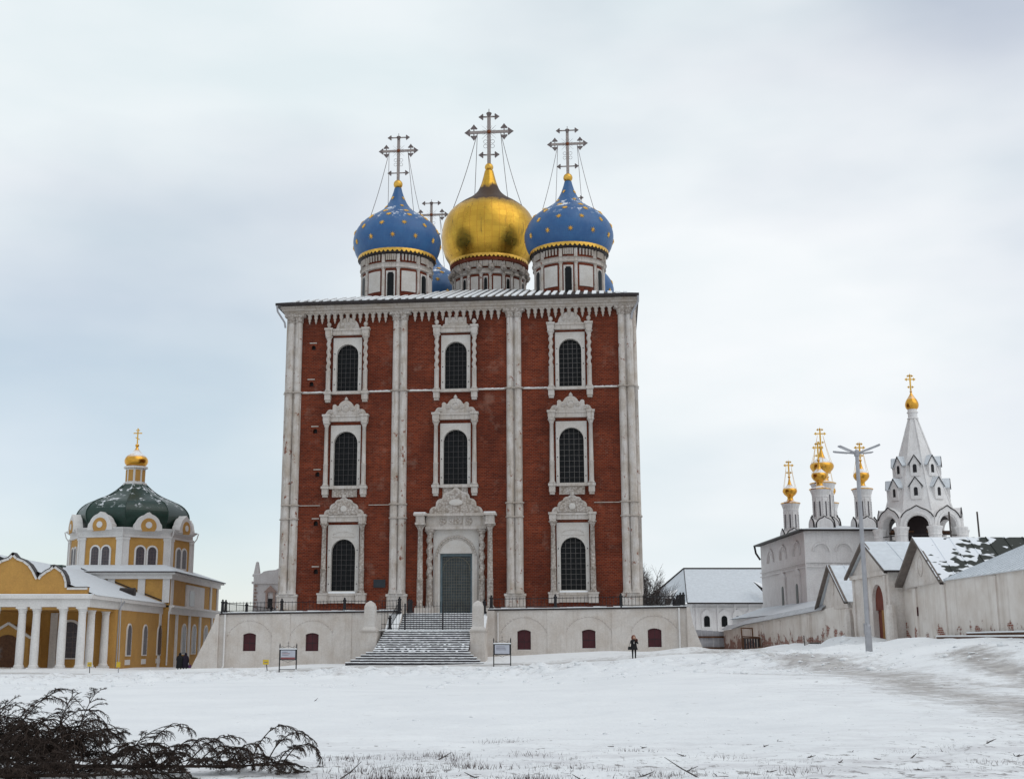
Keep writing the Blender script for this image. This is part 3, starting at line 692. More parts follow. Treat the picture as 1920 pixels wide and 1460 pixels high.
# ---- drums and domes
def star_mesh():
    s = MB(); n = 16; pts = [((.30 if i % 2 == 0 else .105)*cos(2*PI*i/n), (.30 if i % 2 == 0 else .105)*sin(2*PI*i/n)) for i in range(n)]
    vs = [(u, w, .0) for u, w in pts]+[(0, 0, .09)]+[(u, w, -.03) for u, w in pts]
    s.add(vs, [(i, (i+1) % n, n) for i in range(n)]+[(n+1+i, n+1+(i+1) % n, (i+1) % n, i) for i in range(n)]); return s
STAR0 = [None]
def prof_at(prof, z):
    for (r0, z0), (r1, z1) in zip(prof[:-1], prof[1:]):
        if z0 <= z <= z1: t = (z-z0)/(z1-z0); return r0+(r1-r0)*t, (r1-r0)/(z1-z0)
def drum(x, y, zb, zt, Rd, nb, label=None, low=False):
    D = MB().lathe([(Rd, zb), (Rd, zt-.15)], x, y, 48).build('drum', BRICK, CATH)
    H = zt-zb
    z_c = zt-1.75          # cornice band
    band = MB().lathe([(Rd+.02, z_c), (Rd+.20, z_c+.06), (Rd+.12, z_c+.2), (Rd+.14, z_c+.42), (Rd+.28, z_c+.5), (Rd+.02, z_c+.55)], x, y, 48); band.build('drum_band', PLA2, D)
    MB().lathe([(Rd+.02, zt-.50), (Rd+.34, zt-.32), (Rd+.40, zt-.12), (Rd+.40, zt-.05), (Rd, zt)], x, y, 48).build('drum_cornice', BRICK if nb > 12 else EAVE, D)
    for k in range(nb):
        t = 2*PI*k/nb-PI/2; wide = 1.18 if k % 2 else .82; tc_ = t+PI/nb*wide
        # half column between the bays
        cx, cy = x+(Rd+.02)*cos(tc_), y+(Rd+.02)*sin(tc_)
        c = MB(); c.lathe([(.17, zb), (.17, zb+H*.18), (.24, zb+H*.2), (.16, zb+H*.23), (.15, z_c-.15), (.22, z_c-.05), (.22, z_c)], cx, cy, 10); c.box(cx-.16, cx+.16, cy-.16, cy+.16, z_c+.08, zt-.38); c.build('drum_column', PLA, D, smooth=False)
        ux, uy = cos(t), sin(t); vx, vy = -sin(t), cos(t); hw = PI*Rd/nb*wide-.24
        def slab(mb, w, a, b, r0, r1):
            n = 4
            for i in range(n):
                s0, s1 = -w+2*w*i/n, -w+2*w*(i+1)/n; q = []
                for rr in (r0, r1):
                    for ss in (s0, s1):
                        tt = t+ss/Rd
                        for zz in (a, b): q.append((x+rr*cos(tt), y+rr*sin(tt), zz))
                mb.add(q, [(0,1,3,2),(4,6,7,5),(0,4,5,1),(2,3,7,6),(0,2,6,4),(1,5,7,3)])
        if k % 2 == 1 :
            mb = MB(); slab(mb, hw*.9, zb+H*.36, z_c-.28, Rd-.01, Rd+.07); mb.build('drum_panel', PANEL, D)
        else:
            mb = MB(); slab(mb, hw*.92, zb+H*.10, z_c-.30, Rd-.01, Rd+.06); mb.build('drum_window_surround', PANEL, D)
            mb = MB(); slab(mb, hw*.64, zb+H*.10, z_c-.62, Rd-.01, Rd+.10); g = mb.build('drum_window', GLASS, D)
            mb = MB(); slab(mb, hw*.48, z_c-.619, z_c-.46, Rd-.01, Rd+.10); mb.build('drum_window_head', GLASS, D)
        mb = MB()
        for q in range(5):
            s0 = (-hw*1.0+2*hw*(q+.5)/5)/Rd; tt = t+s0; mb.lathe([(.085, z_c+.75), (.10, zt-.55), (.13, zt-.42)], x+(Rd+.12)*cos(tt), y+(Rd+.12)*sin(tt), 6)
        mb.build('drum_brackets', CORN, D)
    return D
def fringe(parent, x, y, z, r, n):
    f = MB(); k = n*2
    for i in range(n):
        t0, t1 = 2*PI*i/n, 2*PI*(i+1)/n; tm = (t0+t1)/2
        p = lambda t, rr, zz: (x+rr*cos(t), y+rr*sin(t), zz)
        f.add([p(t0, r, z+.30), p(t1, r, z+.30), p(t1, r+.03, z), p(tm+.3*(t1-t0), r+.03, z-.14), p(tm, r+.03, z-.24), p(tm-.3*(t1-t0), r+.03, z-.14), p(t0, r+.03, z)], [(0, 1, 2, 3, 4, 5, 6)])
    return f.build('gilded_fringe', GOLDP, parent)
def dome(x, y, prof, mat, stars, label, chain_r, cr):
    pr = smooth_curve(prof, 5)
    M = MB(); M.lathe(pr, x, y, 64); D = M.build('dome', mat, CATH, smooth=True); D['label'] = label
    if mat is GOLD:      # sheet grid in uv
        uv = D.data.uv_layers.new(name='UVMap'); L = 0; n = 64
        arc = [0]
        for a, b in zip(pr[:-1], pr[1:]): arc.append(arc[-1]+math.hypot(a[0]-b[0], a[1]-b[1]))
        for p in D.data.polygons:
            us = []
            for li in p.loop_indices:
                c = D.data.vertices[D.data.loops[li].vertex_index].co; us.append(math.atan2(c.y-y, c.x-x)/(2*PI)+.5)
            for li, u in zip(p.loop_indices, us):
                c = D.data.vertices[D.data.loops[li].vertex_index].co
                if max(us)-min(us) > .5 and u < .5: u += 1
                j = min(range(len(pr)), key=lambda q: abs(pr[q][1]-c.z)+abs(pr[q][0]-math.hypot(c.x-x, c.y-y))); uv.data[li].uv = (u, arc[j]/arc[-1])
    zs = prof[0][1]
    fringe(D, x, y, zs-.02, prof[0][0]+.10, 60 if mat is GOLD else 54)
    zb = prof[-1][1]
    MB().lathe([(.46*cos(a), zb+.42+.46*sin(a)) for a in [R(q) for q in range(-80, 81, 16)]], x, y, 18).build('ball', GOLDP if mat is not GOLD else GOLDP, D, smooth=True)
    if stars:
        for row, (zr, n) in enumerate(stars):
            rr, sl = prof_at(pr, zr)
            for i in range(n):
                t = 2*PI*(i+.5*(row % 2)+.13)/n
                nrm = Vector((cos(t), sin(t), -sl)).normalized()
                if STAR0[0] is None: STAR0[0] = star_mesh().build('star', m_star, D); o = STAR0[0]
                else: o = inst(STAR0[0], D, name='star')
                o.location = Vector((x+rr*cos(t), y+rr*sin(t), zr))+nrm*.025
                q = nrm.to_track_quat('Z', 'Y'); o.rotation_euler = q.to_euler(); sc = 1.0 if rr > 2.5 else .75; o.scale = (sc, sc, sc)
    ch = []
    z0, z1, hw, za = cr[:4]
    for sx in (-1, 1):
        for sy in (-1, 1):
            t = math.atan2(-.5, sx) if sy < 0 else math.atan2(1.0, sx*.6); zr = prof[0][1]+(prof[-1][1]-prof[0][1])*.56; rr, _ = prof_at(pr, zr)
            ch.append((x+sx*hw*.52, y, za-.1, x+rr*cos(t), y+rr*sin(t), zr))
    cross(CATH, x, y, *cr, SILV, SILVM, s=hw/1.9, chains=ch)
    return D
m_star = m_simple('gilded_star', (.85, .52, .12), .38, metal=.55, var=.2)
def blue_prof(dz=0): return [(3.72, 38.85+dz), (4.10, 39.45+dz), (4.33, 40.35+dz), (4.30, 41.1+dz), (3.95, 41.95+dz), (3.30, 42.72+dz), (2.30, 43.42+dz), (1.55, 43.98+dz), (1.05, 44.6+dz), (.70, 45.3+dz), (.46, 46.0+dz), (.36, 46.42+dz)]
ST = [(40.15, 12), (41.45, 12), (42.5, 11), (43.2, 8), (44.15, 5), (45.2, 4)]
names = {(-7.2, 8): 'blue onion dome with gold stars, front left', (9.82, 8): 'blue onion dome with gold stars, front right', (-6.6, 27): 'blue onion dome with gold stars, half hidden behind gold dome', (9.9, 27): 'blue onion dome with gold stars, mostly hidden at back right'}
for (x, y), lb in names.items():
    drum(x, y, 32.5, 38.85, 3.36, 12)
    dome(x, y, blue_prof(), BLUE, ST, lb, 0, (47.38, 52.3, 1.85, 50.42, 51.85, .92, 48.06, .88))
drum(1.2, 16, 34, 40.35, 3.72, 20)
cr0 = None
for i in range(20):                                  # carved crest on the central drum
    t = 2*PI*(i+.5)/20; p = (1.2+4.0*cos(t), 16+4.0*sin(t), 39.25)
    if cr0 is None: cr0 = MB().lathe([(.12, -.45), (.30, -.2), (.34, .05), (.2, .22), (.22, .3), (.05, .42)], n=8).build('drum_crest', CARVE, CATH, smooth=True); cr0.location = p
    else: inst(cr0, CATH, p)
dome(1.2, 16, [(4.0, 40.55), (4.65, 41.6), (4.98, 43.0), (4.97, 44.1), (4.72, 45.3), (4.15, 46.3), (3.2, 47.15), (2.0, 47.95), (1.25, 48.7), (.85, 49.6), (.60, 50.5), (.46, 51.1)], GOLD, None, 'large gilded central onion dome with tarnished shoulder', 0, (52.0, 58.2, 2.42, 55.55, 57.3, .85, 52.95, .85))

# ------------------------------------------------------------ podium (same local frame as the cathedral)
def ctow(x, y): return (CX+x*cos(CA)+y*sin(CA), CY-x*sin(CA)+y*cos(CA))
POD = thing('stone_podium', 'long whitewashed podium with maroon shuttered openings under the brick cathedral', 'podium', (CX, CY, 0), -CA)
PY = -7.0
def ptop(x): return 4.17+.0113*(x+18.9)
def grd(x, y): return gp(*ctow(x, y))
SX0, SX1 = -4.1, 2.6                                   # gap of the stairs
SH = [(-16.33, 2.59, 1.14), (-11.1, 2.59, 1.14), (6.19, 2.82, 1.25), (11.35, 2.84, 1.36), (16.55, 2.93, 1.45)]
def pod_front(a, b, sh):
    m = MB(); hs = [(x-.54, x+.54, zb, zt) for x, zt, zb in sh]
    xs = sorted({a, b, *[h[0] for h in hs], *[h[1] for h in hs]})
    for i in range(len(xs)-1):
        u, v = xs[i], xs[i+1]; h = [q for q in hs if q[0] <= (u+v)/2 <= q[1]]
        z0 = -1.2
        if h:
            h = h[0]; m.add([(u, PY, z0), (v, PY, z0), (v, PY, h[2]), (u, PY, h[2])], [(0, 1, 2, 3)])
            # shallow segmental head
            n = 6; pts = [(u+(v-u)*k/n, h[3]-.14+.14*(1-(2*k/n-1)**2)) for k in range(n+1)]
            for (p, zp), (q, zq) in zip(pts[:-1], pts[1:]):
                m.add([(p, PY, zp), (q, PY, zq), (q, PY, ptop(q)-.1), (p, PY, ptop(p)-.1)], [(0, 1, 2, 3)]); m.add([(p, PY, zp), (q, PY, zq), (q, PY+.35, zq), (p, PY+.35, zp)], [(0, 1, 2, 3)])
            for w in (u, v): m.add([(w, PY, h[2]), (w, PY+.35, h[2]), (w, PY+.35, h[3]-.14), (w, PY, h[3]-.14)], [(0, 1, 2, 3)])
            m.add([(u, PY, h[2]), (v, PY, h[2]), (v, PY+.35, h[2]), (u, PY+.35, h[2])], [(0, 1, 2, 3)])
        else: m.add([(u, PY, z0), (v, PY, z0), (v, PY, ptop(v)-.1), (u, PY, ptop(u)-.1)], [(0, 1, 2, 3)])
    return m
pod_front(-18.9, SX0, SH[:2]).build('front_wall', PODP, POD); pod_front(SX1+.7, 19.1, SH[2:]).build('front_wall', PODP, POD)
MB().add([(-18.9,PY,-1.5),(-18.9,40,-1.5),(-18.9,40,4.0),(-18.9,PY,ptop(-18.9)-.1),(19.1,PY,-1.5),(19.1,40,-1.5),(19.1,40,4.4),(19.1,PY,ptop(19.1)-.1)],[(0,1,2,3),(4,5,6,7)]).build('side_wall', PODP, POD)
MB().add([(-18.9,PY+.3,4.05),(SX0,PY+.3,4.1),(SX0,0,4.1),(-18.9,0,4.05)],[(0,1,2,3)]).add([(SX1+.7,PY+.3,4.15),(19.1,PY+.3,4.3),(19.1,0,4.3),(SX1+.7,0,4.15)],[(0,1,2,3)]).add([(SX0,-6.0,4.1),(SX1+.7,-6.0,4.15),(SX1+.7,0.6,4.15),(SX0,0.6,4.1)],[(0,1,2,3)]).add([(15.7,0,4.3),(19.1,0,4.3),(19.1,40,4.3),(15.7,40,4.3)],[(0,1,2,3)]).add([(-18.9,0,4.05),(-15.8,0,4.05),(-15.8,40,4.05),(-18.9,40,4.05)],[(0,1,2,3)]).build('terrace_floor', SNOW, POD)
for a, b in ((-18.95, SX0), (SX1+.7, 19.15)):
    n = 30; m = MB(); s = MB()
    m.add([(a,PY-.12,ptop(a)-.1),(b,PY-.12,ptop(b)-.1),(b,PY+.5,ptop(b)-.1),(a,PY+.5,ptop(a)-.1),(a,PY-.12,ptop(a)+.02),(b,PY-.12,ptop(b)+.02),(b,PY+.5,ptop(b)+.02),(a,PY+.5,ptop(a)+.02)],[(0,3,2,1),(4,5,6,7),(0,1,5,4),(1,2,6,5),(2,3,7,6),(3,0,4,7)])
    m.build('coping', EAVE, POD)
    for i in range(n):
        u, v = a+(b-a)*i/n, a+(b-a)*(i+1)/n; h = .05+.06*random.random(); s.box(u, v+.001*(i % 3), PY-.08+.08*random.random(), PY+.45, ptop(u)+.025, ptop(u)+.025+h)
    s.build('coping_snow', SNOW, POD)
for x, zt, zb in SH:
    n = 6; m = MB().prism([(x-.53, zb+.01), (x+.53, zb+.01)]+[(x+.53-1.06*k/n, zt-.155+.14*(1-(2*k/n-1)**2)) for k in range(n+1)], PY+.16, PY+.22); sh = m.build('shutter', SHUT, POD)
    MB().box(x-.012, x+.012, PY+.150, PY+.165, zb+.02, zt-.03).box(x-.52, x+.52, PY+.145, PY+.158, zb+.62, zb+.65).build('shutter_seam', DARK, sh)
    a = MB(); a.path([(u, PY, w) for u, w in arcpts(x, zt-1.0, 2.0, 22, 158, 16)], .04, 5); a.build('blind_arch', PODP, POD, smooth=True)
for x in (-8.6, -13.7, 8.8, 13.95): MB().box(x-.75, x+.75, PY-.05, PY+.02, -1, ptop(x)-.12).build('lesene', PODP, POD)
for sx, x, w in ((-1, -18.9, 2.3), (1, 19.1, 1.7)):        # battered corner buttresses
    zt = ptop(x)-.03; P = [(x, -1.5), (x, zt), (x+sx*.25, zt-.05), (x+sx*.45, 3.3), (x+sx*(w+.5), -1.5)]
    MB().prism(P, PY-.25, PY+1.6).build('buttress', PODP, POD)
for x in (-18.4, 18.5):
    m = MB().tube((x, PY-.14, ptop(x)-.1), (x, PY-.14, grd(x, PY)+.15), .075, n=8); m.tube((x, PY-.14, grd(x, PY)+.15), (x, PY-.4, grd(x, PY)+.02), .075, n=8); m.build('downpipe', WHT, POD)
MB().box(SX1+.62, SX1+1.25, PY-.35, PY+.1, -.5, ptop(3)-.1).build('corner_pier', PODP, POD)
MB().tube((SX1+1.5, PY-.12, 4.2), (SX1+1.5, PY-.12, .8), .06, n=8).build('downpipe', WHT, POD)

# ------------------------------------------------------------ staircase
STA = thing('stone_staircase', 'broad dark stone staircase dusted with snow leading up to the cathedral doorway', 'staircase', (*ctow(-1, -11), 0), -CA)
SOX, SOY = -1.0, -11.0
def lb(mb, x0, x1, y0, y1, z0, z1): return mb.box(x0-SOX, x1-SOX, y0-SOY, y1-SOY, z0, z1)
def step(xl, xr, yf, yb, z0, z1, k, rag):
    o = lb(MB(), xl, xr, yf, yb, z0-.25, z1-.0).build('step', STEP, STA)
    n = 40; q = MB(); dz = z1-z0
    for i in range(n):
        u, v = xl+(xr-xl)*i/n, xl+(xr-xl)*(i+1)/n
        dr = .012+.012*random.random()+(rag*random.random()**3*.09)
        h = .028+.014*random.random()
        lb(q, u, v+.0007*(i % 2), yf-.015-.02*random.random(), yb+.05, z1-dr, z1+h)
    q.build('step_snow', SNOW, o)
nU, nM, nL = 9, 10, 5
zU, zM, zL, zG = 4.12, 2.70, 1.08, .18
for k in range(nU):
    z0 = zM+(zU-zM)*k/nU; z1 = zM+(zU-zM)*(k+1)/nU; yf = -9.0+3.0*k/nU; step(-3.62-.05*(nU-k)/nU, 2.62, yf, yf+.45 if k < nU-1 else -5.4, z0, z1, k, .1)
lb(MB(), -5.0, 2.75, -10.5, -8.95, 1.2, zM).build('landing', STEP, STA); lb(MB(), -4.95, 2.72, -10.48, -8.9, zM+.004, zM+.07).build('landing_snow', SNOW, STA)
for k in range(nM):
    z0 = zL+(zM-zL)*k/nM; z1 = zL+(zM-zL)*(k+1)/nM; yf = -13.8+3.3*k/nM; step(-4.72+.35*k/nM, 2.42, yf, yf+.45, z0, z1-.01, k, .9 if k < 4 else .35)
for k in range(nL):
    z0 = zG+(zL-zG)*k/nL; z1 = zG+(zL-zG)*(k+1)/nL; yf = -15.9+2.1*k/nL; t = k/(nL-1); step(-6.4+1.2*t, 3.8-1.2*t, yf, yf+.62 if k < nL-1 else yf+.9, z0, z1, k, .15)
# side blocks with sloping tops beside the upper flight and the two piers with obelisks
for xl, xr in ((-4.75, -3.68), (2.66, 3.3)):
    P = [(-6.9-SOY, 0), (-6.9-SOY, 4.12), (-9.0-SOY, 2.78), (-10.5-SOY, 2.74), (-10.5-SOY, 0)]
    MB().prism(P, xl-SOX, xr-SOX, 'x').build('side_block', PODP, STA)
    Q = [(-6.9-SOY, 4.125), (-6.9-SOY, 4.18), (-9.0-SOY, 2.85), (-10.5-SOY, 2.81), (-10.5-SOY, 2.745), (-9.0-SOY, 2.785)]
    MB().prism(Q, xl-SOX+.03, xr-SOX-.03, 'x').build('side_block_snow', SNOW, STA)
for xc, w in ((-5.42, .70), (2.98, .62)):
    yc = -11.6; P = lb(MB(), xc-w, xc+w, yc-.7, yc+1.1, -.5, 1.25); lb(P, xc-w+.07, xc+w-.07, yc-.62, yc+1.05, 1.25, 2.55)
    P.add([(xc-w+.07-SOX, yc-.62-SOY, 2.55), (xc+w-.07-SOX, yc-.62-SOY, 2.55), (xc+w-.07-SOX, yc+.9-SOY, 2.55), (xc-w+.07-SOX, yc+.9-SOY, 2.55), (xc-w-.06-SOX, yc-.74-SOY, 2.66), (xc+w+.06-SOX, yc-.74-SOY, 2.66), (xc+w+.06-SOX, yc+1.0-SOY, 2.66), (xc-w-.06-SOX, yc+1.0-SOY, 2.66)], [(0,1,5,4),(1,2,6,5),(2,3,7,6),(3,0,4,7),(4,5,6,7)])
    p = P.build('pier', PODP, STA); b = MB(); prof = [(.58, 2.665), (.58, 2.78), (.50, 2.92), (.44, 3.0), (.44, 3.1)]
    s2 = math.sqrt(2)
    b.lathe([(r*s2, z) for r, z in [(.56, 2.664), (.56, 2.78), (.46, 2.95), (.42, 3.02), (.40, 4.55), (.30, 4.8), (.05, 4.98)]], xc-SOX, yc-SOY, 4, ph=PI/4); b.build('obelisk', PANEL, p)
    # lower cheek wall running forward and down beside the middle flight
    P = [(-11.5-SOY, -.4), (-11.5-SOY, 2.2), (-12.4-SOY, 1.75), (-14.0-SOY, 1.0), (-14.0-SOY, -.4)]
# ------------------------------------------------------------ iron railings
def rail(name, label, group, posts, pitch, hgt, spikes=True, post_h=1.12, bar_r=.016, base=.0, ball=True):
    """posts: world base points; one thing with post / rail / bar children"""
    p0 = posts[0]; T = thing(name, label, 'railing', (p0[0], p0[1], p0[2]), 0, group); O = Vector(p0)
    for p in posts:
        q = Vector(p)-O; m = MB()
        m.lathe([(.19, q.z), (.19, q.z+.10), (.13, q.z+.16), (.12, q.z+post_h*.72), (.16, q.z+post_h*.76), (.15, q.z+post_h*.82), (.06, q.z+post_h*.88), (.09, q.z+post_h*.94), (.02, q.z+post_h)], q.x, q.y, 8); m.build('post', DARK, T)
    bar0 = None
    for a, b in zip(posts[:-1], posts[1:]):
        a = Vector(a)-O; b = Vector(b)-O; L = (b-a).length; n = max(2, int(L/pitch))
        for zz in (.16, hgt-.06): MB().tube(a+Vector((0, 0, zz)), b+Vector((0, 0, zz)), .024, n=5).build('rail', DARK, T)
        for i in range(1, n):
            c = a+(b-a)*i/n
            if bar0 is None: bar0 = MB().lathe([(bar_r, .12), (bar_r, hgt), (bar_r*.2, hgt+.06)], n=5).build('bar', DARK, T); bar0.location = c
            else: inst(bar0, T, c)
    return T
def pw(x, y=PY+.15, dz=.03): w = ctow(x, y); return (w[0], w[1], ptop(x)+dz)
rail('iron_railing', 'black iron railing along the left part of the podium edge', 'podium railings', [pw(-18.75), pw(-13.75), pw(-8.5), pw(-3.95)], .28, .86)
rail('iron_railing', 'black iron railing along the right part of the podium edge', 'podium railings', [pw(3.55), pw(8.72), pw(13.96), pw(18.9)], .28, .86)
def cw(x, y, z): w = ctow(x, y); return (w[0], w[1], z)
rail('iron_railing', 'short black railing sloping down left of the upper stair flight', 'stair railings', [cw(-3.95, -7.0, 4.14), cw(-4.2, -9.8, 2.82)], .22, .95)
rail('iron_railing', 'short black railing end with paired posts at top left of stairs', 'stair railings', [cw(-3.2, -6.7, 4.2), cw(-3.2, -5.6, 4.2)], .22, .95)
rail('iron_railing', 'short black railing sloping down right of the upper stair flight', 'stair railings', [cw(3.0, -7.0, 4.14), cw(3.1, -9.8, 2.82)], .22, .95)
rail('iron_railing', 'black railing returning along the right end of the podium', 'podium railings', [pw(18.7, -6.3), pw(18.7, -2), pw(18.7, 4)], .28, .86)
rail('iron_railing', 'black railing returning along the left end of the podium beside the bush', 'podium railings', [pw(-18.75, -6.0), pw(-18.75, 0), pw(-18.75, 8), pw(-18.75, 16)], .28, .86)
# tall gate grille across the landing
GT = thing('iron_gate', 'tall thin barred iron gate across the stair landing', 'gate', cw(-1, -10.35, zM+.07), -CA)
bar0 = None
for i in range(31):
    u = -3.75+i*(6.9)/30
    if i in (8, 21):
        MB().box(u-.055, u+.055, -.05, .05, 0, 2.05).build('gate_post', DARK, GT); continue
    if bar0 is None: bar0 = MB().lathe([(.014, .02), (.014, 2.1), (.003, 2.22)], n=5).build('bar', DARK, GT); bar0.location = (u, 0, 0)
    else: inst(bar0, GT, (u, 0, 0))
for z in (.12, .45, 1.85): MB().box(-3.8, 3.2, -.018, .018, z-.016, z+.016).build('rail', DARK, GT)

# ------------------------------------------------------------ information boards, small signs
PAPER = m_simple('printed_board', (.42, .43, .48), .4, var=.12); PRINT = m_simple('print_grey', (.16, .15, .18), .6); RED = m_simple('print_maroon', (.22, .07, .07), .6)
def board(X, Y, label, red):
    z = gp(X, Y)-.05; T = thing('information_board', label, 'sign', (X, Y, z), R(-3), 'information boards')
    for sx in (-1, 1):
        MB().box(sx*.58-.035, sx*.58+.035, -.035, .035, 0, 1.78).lathe([(.03, 1.78), (.045, 1.83), (.01, 1.98)], sx*.58, 0, 6).build('post', DARK, T)
    MB().box(-.545, .545, -.04, .04, .84, 1.56).build('frame', DARK, T); MB().box(-.50, .50, -.052, -.041, .90, 1.50).build('panel', PAPER, T)
    MB().box(-.60, .60, -.07, .07, 1.562, 1.63).build('top_snow', SNOW, T)
    if red: MB().box(-.49, .49, -.056, -.053, .905, 1.03).build('red_footer', RED, T)
    rs = random.Random(3 if red else 5)
    for k in range(3):
        L = .28+.5*rs.random(); MB().box(-.42, -.42+L, -.058, -.0535, 1.36-.10*k, 1.395-.10*k).build('text_line', RED if (red and k == 1) else PRINT, T)
    MB().box(-.545, .545, -.02, .02, .20, .24).build('lower_rail', DARK, T)
    s = MB(); s.path([(-.42, 0, 1.64), (-.2, 0, 1.72), (0, 0, 1.80), (.2, 0, 1.72), (.42, 0, 1.64)], .014, 4)
    for sx in (-1, 1): s.path([(sx*(.42+.07*cos(R(a))), 0, 1.71+.07*sin(R(a))) for a in range(0, 361, 60)], .012, 4)
    s.tube((0, 0, 1.64), (0, 0, 2.1), .013, n=4); s.box(-.06, .06, -.012, .012, 1.98, 2.0); s.build('scroll_crest', DARK, T)
    s = MB(); s.path([(-.4, 0, .83), (-.15, 0, .76), (0, 0, .68), (.15, 0, .76), (.4, 0, .83)], .012, 4); s.build('scroll_base', DARK, T)
board(-13.15, 86, 'iron framed notice board with grey text and maroon footer left of stairs', True)
board(1.52, 86, 'iron framed blank grey notice board right of the stairs', False)
YSGN = m_simple('yellow_sign_paint', (.55, .38, .03), .5)
def stake(X, Y, h, label, lean=.0, w=.2):
    z = gp(X, Y)-.05; T = thing('stake_sign', label, 'sign', (X, Y, z), 0, 'small yellow signs on stakes')
    MB().tube((lean, 0, 0), (0, 0, h), .035, n=6).build('stake', BARK, T); MB().box(-w, w, -.05, -.035, h-.30, h+.02).build('plate', YSGN, T)
    MB().box(-w*.6, w*.6, -.055, -.052, h-.17, h-.12).build('text_line', PRINT, T)
stake(-14.65, 86, .85, 'small yellow square sign on a leaning stake beside the notice board', .12)
stake(-29.5, 95, .82, 'small yellow sign on a stake before the yellow church columns', .03, .16)
z = gp(-27.3, 95); T = thing('marker_pole', 'tall thin pole with yellow tag in front of yellow church', 'pole', (-27.3, 95, z-.1)); MB().tube((0,0,0), (-.1,0,5.7), .04, .03, 6).build('shaft', GREYM, T); MB().box(-.17, .13, -.07, -.04, .55, .95).build('plate', YSGN, T)

# ------------------------------------------------------------ people
def skin_body(name, verts, edges, parent, mat):
    me = bpy.data.meshes.new(name); me.from_pydata([v[:3] for v in verts], edges, []); o = link(name, me, parent)
    md = o.modifiers.new('skin', 'SKIN'); 
    if not me.skin_vertices: me.skin_vertices.new()
    for i, v in enumerate(verts):
        s = me.skin_vertices[0].data[i]; s.radius = (v[3], v[4] if len(v) > 4 else v[3]); s.use_root = (i == 0)
    sb = o.modifiers.new('sub', 'SUBSURF'); sb.levels = 1; sb.render_levels = 2; me.materials.append(mat); return o
COAT = m_simple('black_coat_cloth', (.012, .012, .014), .85); COATP = m_simple('dark_purple_coat', (.016, .010, .022), .85); SKIN = m_simple('skin', (.42, .25, .18), .6); HAIR = m_simple('auburn_fur_hood', (.16, .055, .035), .9, var=.4, scale=30)
BAGP = m_simple('purple_bag', (.10, .03, .10), .6); PALE = m_simple('pale_scarf', (.45, .42, .40), .8)
def sweep(rings, n=12):
    """elliptic rings (cx,cy,z,rx,ry) -> closed skin"""
    m = MB(); vs = []; fs = []
    for cx, cy, z, rx, ry in rings: vs += [(cx+rx*cos(2*PI*i/n), cy+ry*sin(2*PI*i/n), z) for i in range(n)]
    k = len(rings)
    for j in range(k-1):
        for i in range(n): fs.append((j*n+i, j*n+(i+1) % n, (j+1)*n+(i+1) % n, (j+1)*n+i))
    fs += [tuple(range(n-1, -1, -1)), tuple((k-1)*n+i for i in range(n))]; return m.add(vs, fs)
X, Y = 11.05, 90.0
T = thing('person', 'person in black coat and auburn fur hood holding both hands to face, bag at side', 'person', (X, Y, gp(X, Y)), R(10))
V = [(0,0,.92,.14,.12),(0,0,1.2,.15,.11),(0,0,1.38,.14,.09),(0,-.01,1.47,.055),(0,-.02,1.56,.09,.10),(0,-.02,1.66,.085,.10),
     (.10,0,.86,.09),(.105,-.01,.48,.062),(.10,.02,.08,.048),(.11,-.12,.04,.042), (-.10,0,.86,.09),(-.105,-.01,.48,.062),(-.10,.02,.08,.048),(-.11,-.12,.04,.042),
     (.20,0,1.36,.065),(.27,-.12,1.15,.055),(.12,-.30,1.40,.042),(.07,-.30,1.48,.034),(-.20,0,1.36,.065),(-.25,-.14,1.14,.055),(-.08,-.30,1.36,.042),(-.03,-.30,1.45,.034)]
Ed = [(0,1),(1,2),(2,3),(3,4),(4,5),(0,6),(6,7),(7,8),(8,9),(0,10),(10,11),(11,12),(12,13),(2,14),(14,15),(15,16),(16,17),(2,18),(18,19),(19,20),(20,21)]
bd = skin_body('body', V, Ed, T, COAT)
sweep([(0,.01,.72,.29,.22),(0,.01,.80,.28,.21),(0,0,1.0,.22,.16),(0,0,1.15,.205,.15),(0,0,1.32,.225,.15),(0,0,1.42,.15,.11),(0,0,1.47,.09,.08)], 14).build('coat', COAT, T, smooth=True)
sweep([(0,.03,1.43,.12,.12),(0,.03,1.50,.17,.16),(0,.03,1.60,.165,.165),(0,.03,1.70,.13,.14),(0,.03,1.76,.06,.07)], 12).build('fur_hood', HAIR, T, smooth=True)
MB().ball((0, -.11, 1.58), .085, 10, 8, 1.25).build('face', SKIN, T, smooth=True)
sweep([(.17,-.16,1.30,.07,.08),(.17,-.18,1.38,.10,.10),(.15,-.18,1.47,.09,.09),(.13,-.16,1.52,.04,.04)], 10).build('fur_cuff', HAIR, T, smooth=True)
MB().box(-.06, .0, -.165, -.14, 1.15, 1.42).build('scarf_end', PALE, T)
for sx in (1, -1):
    f = MB()
    for q in range(4): f.path([(sx*.05+(q-1.5)*.016, -.30, 1.46), (sx*.05+(q-1.5)*.018, -.325, 1.50+.005*(q % 2)), (sx*.05+(q-1.5)*.018, -.31, 1.535)], .009, 5)
    f.path([(sx*.08, -.29, 1.45), (sx*.03, -.30, 1.50)], .010, 5); f.build('fingers', SKIN, T)
sweep([(-.32,0,.72,.12,.08),(-.32,0,.80,.14,.09),(-.31,0,.95,.11,.07)], 8).build('handbag', COAT, T); MB().path([(-.36,0,.94),(-.30,-.02,1.2),(-.16,-.02,1.42)], .014, 4).build('bag_strap', COAT, T)
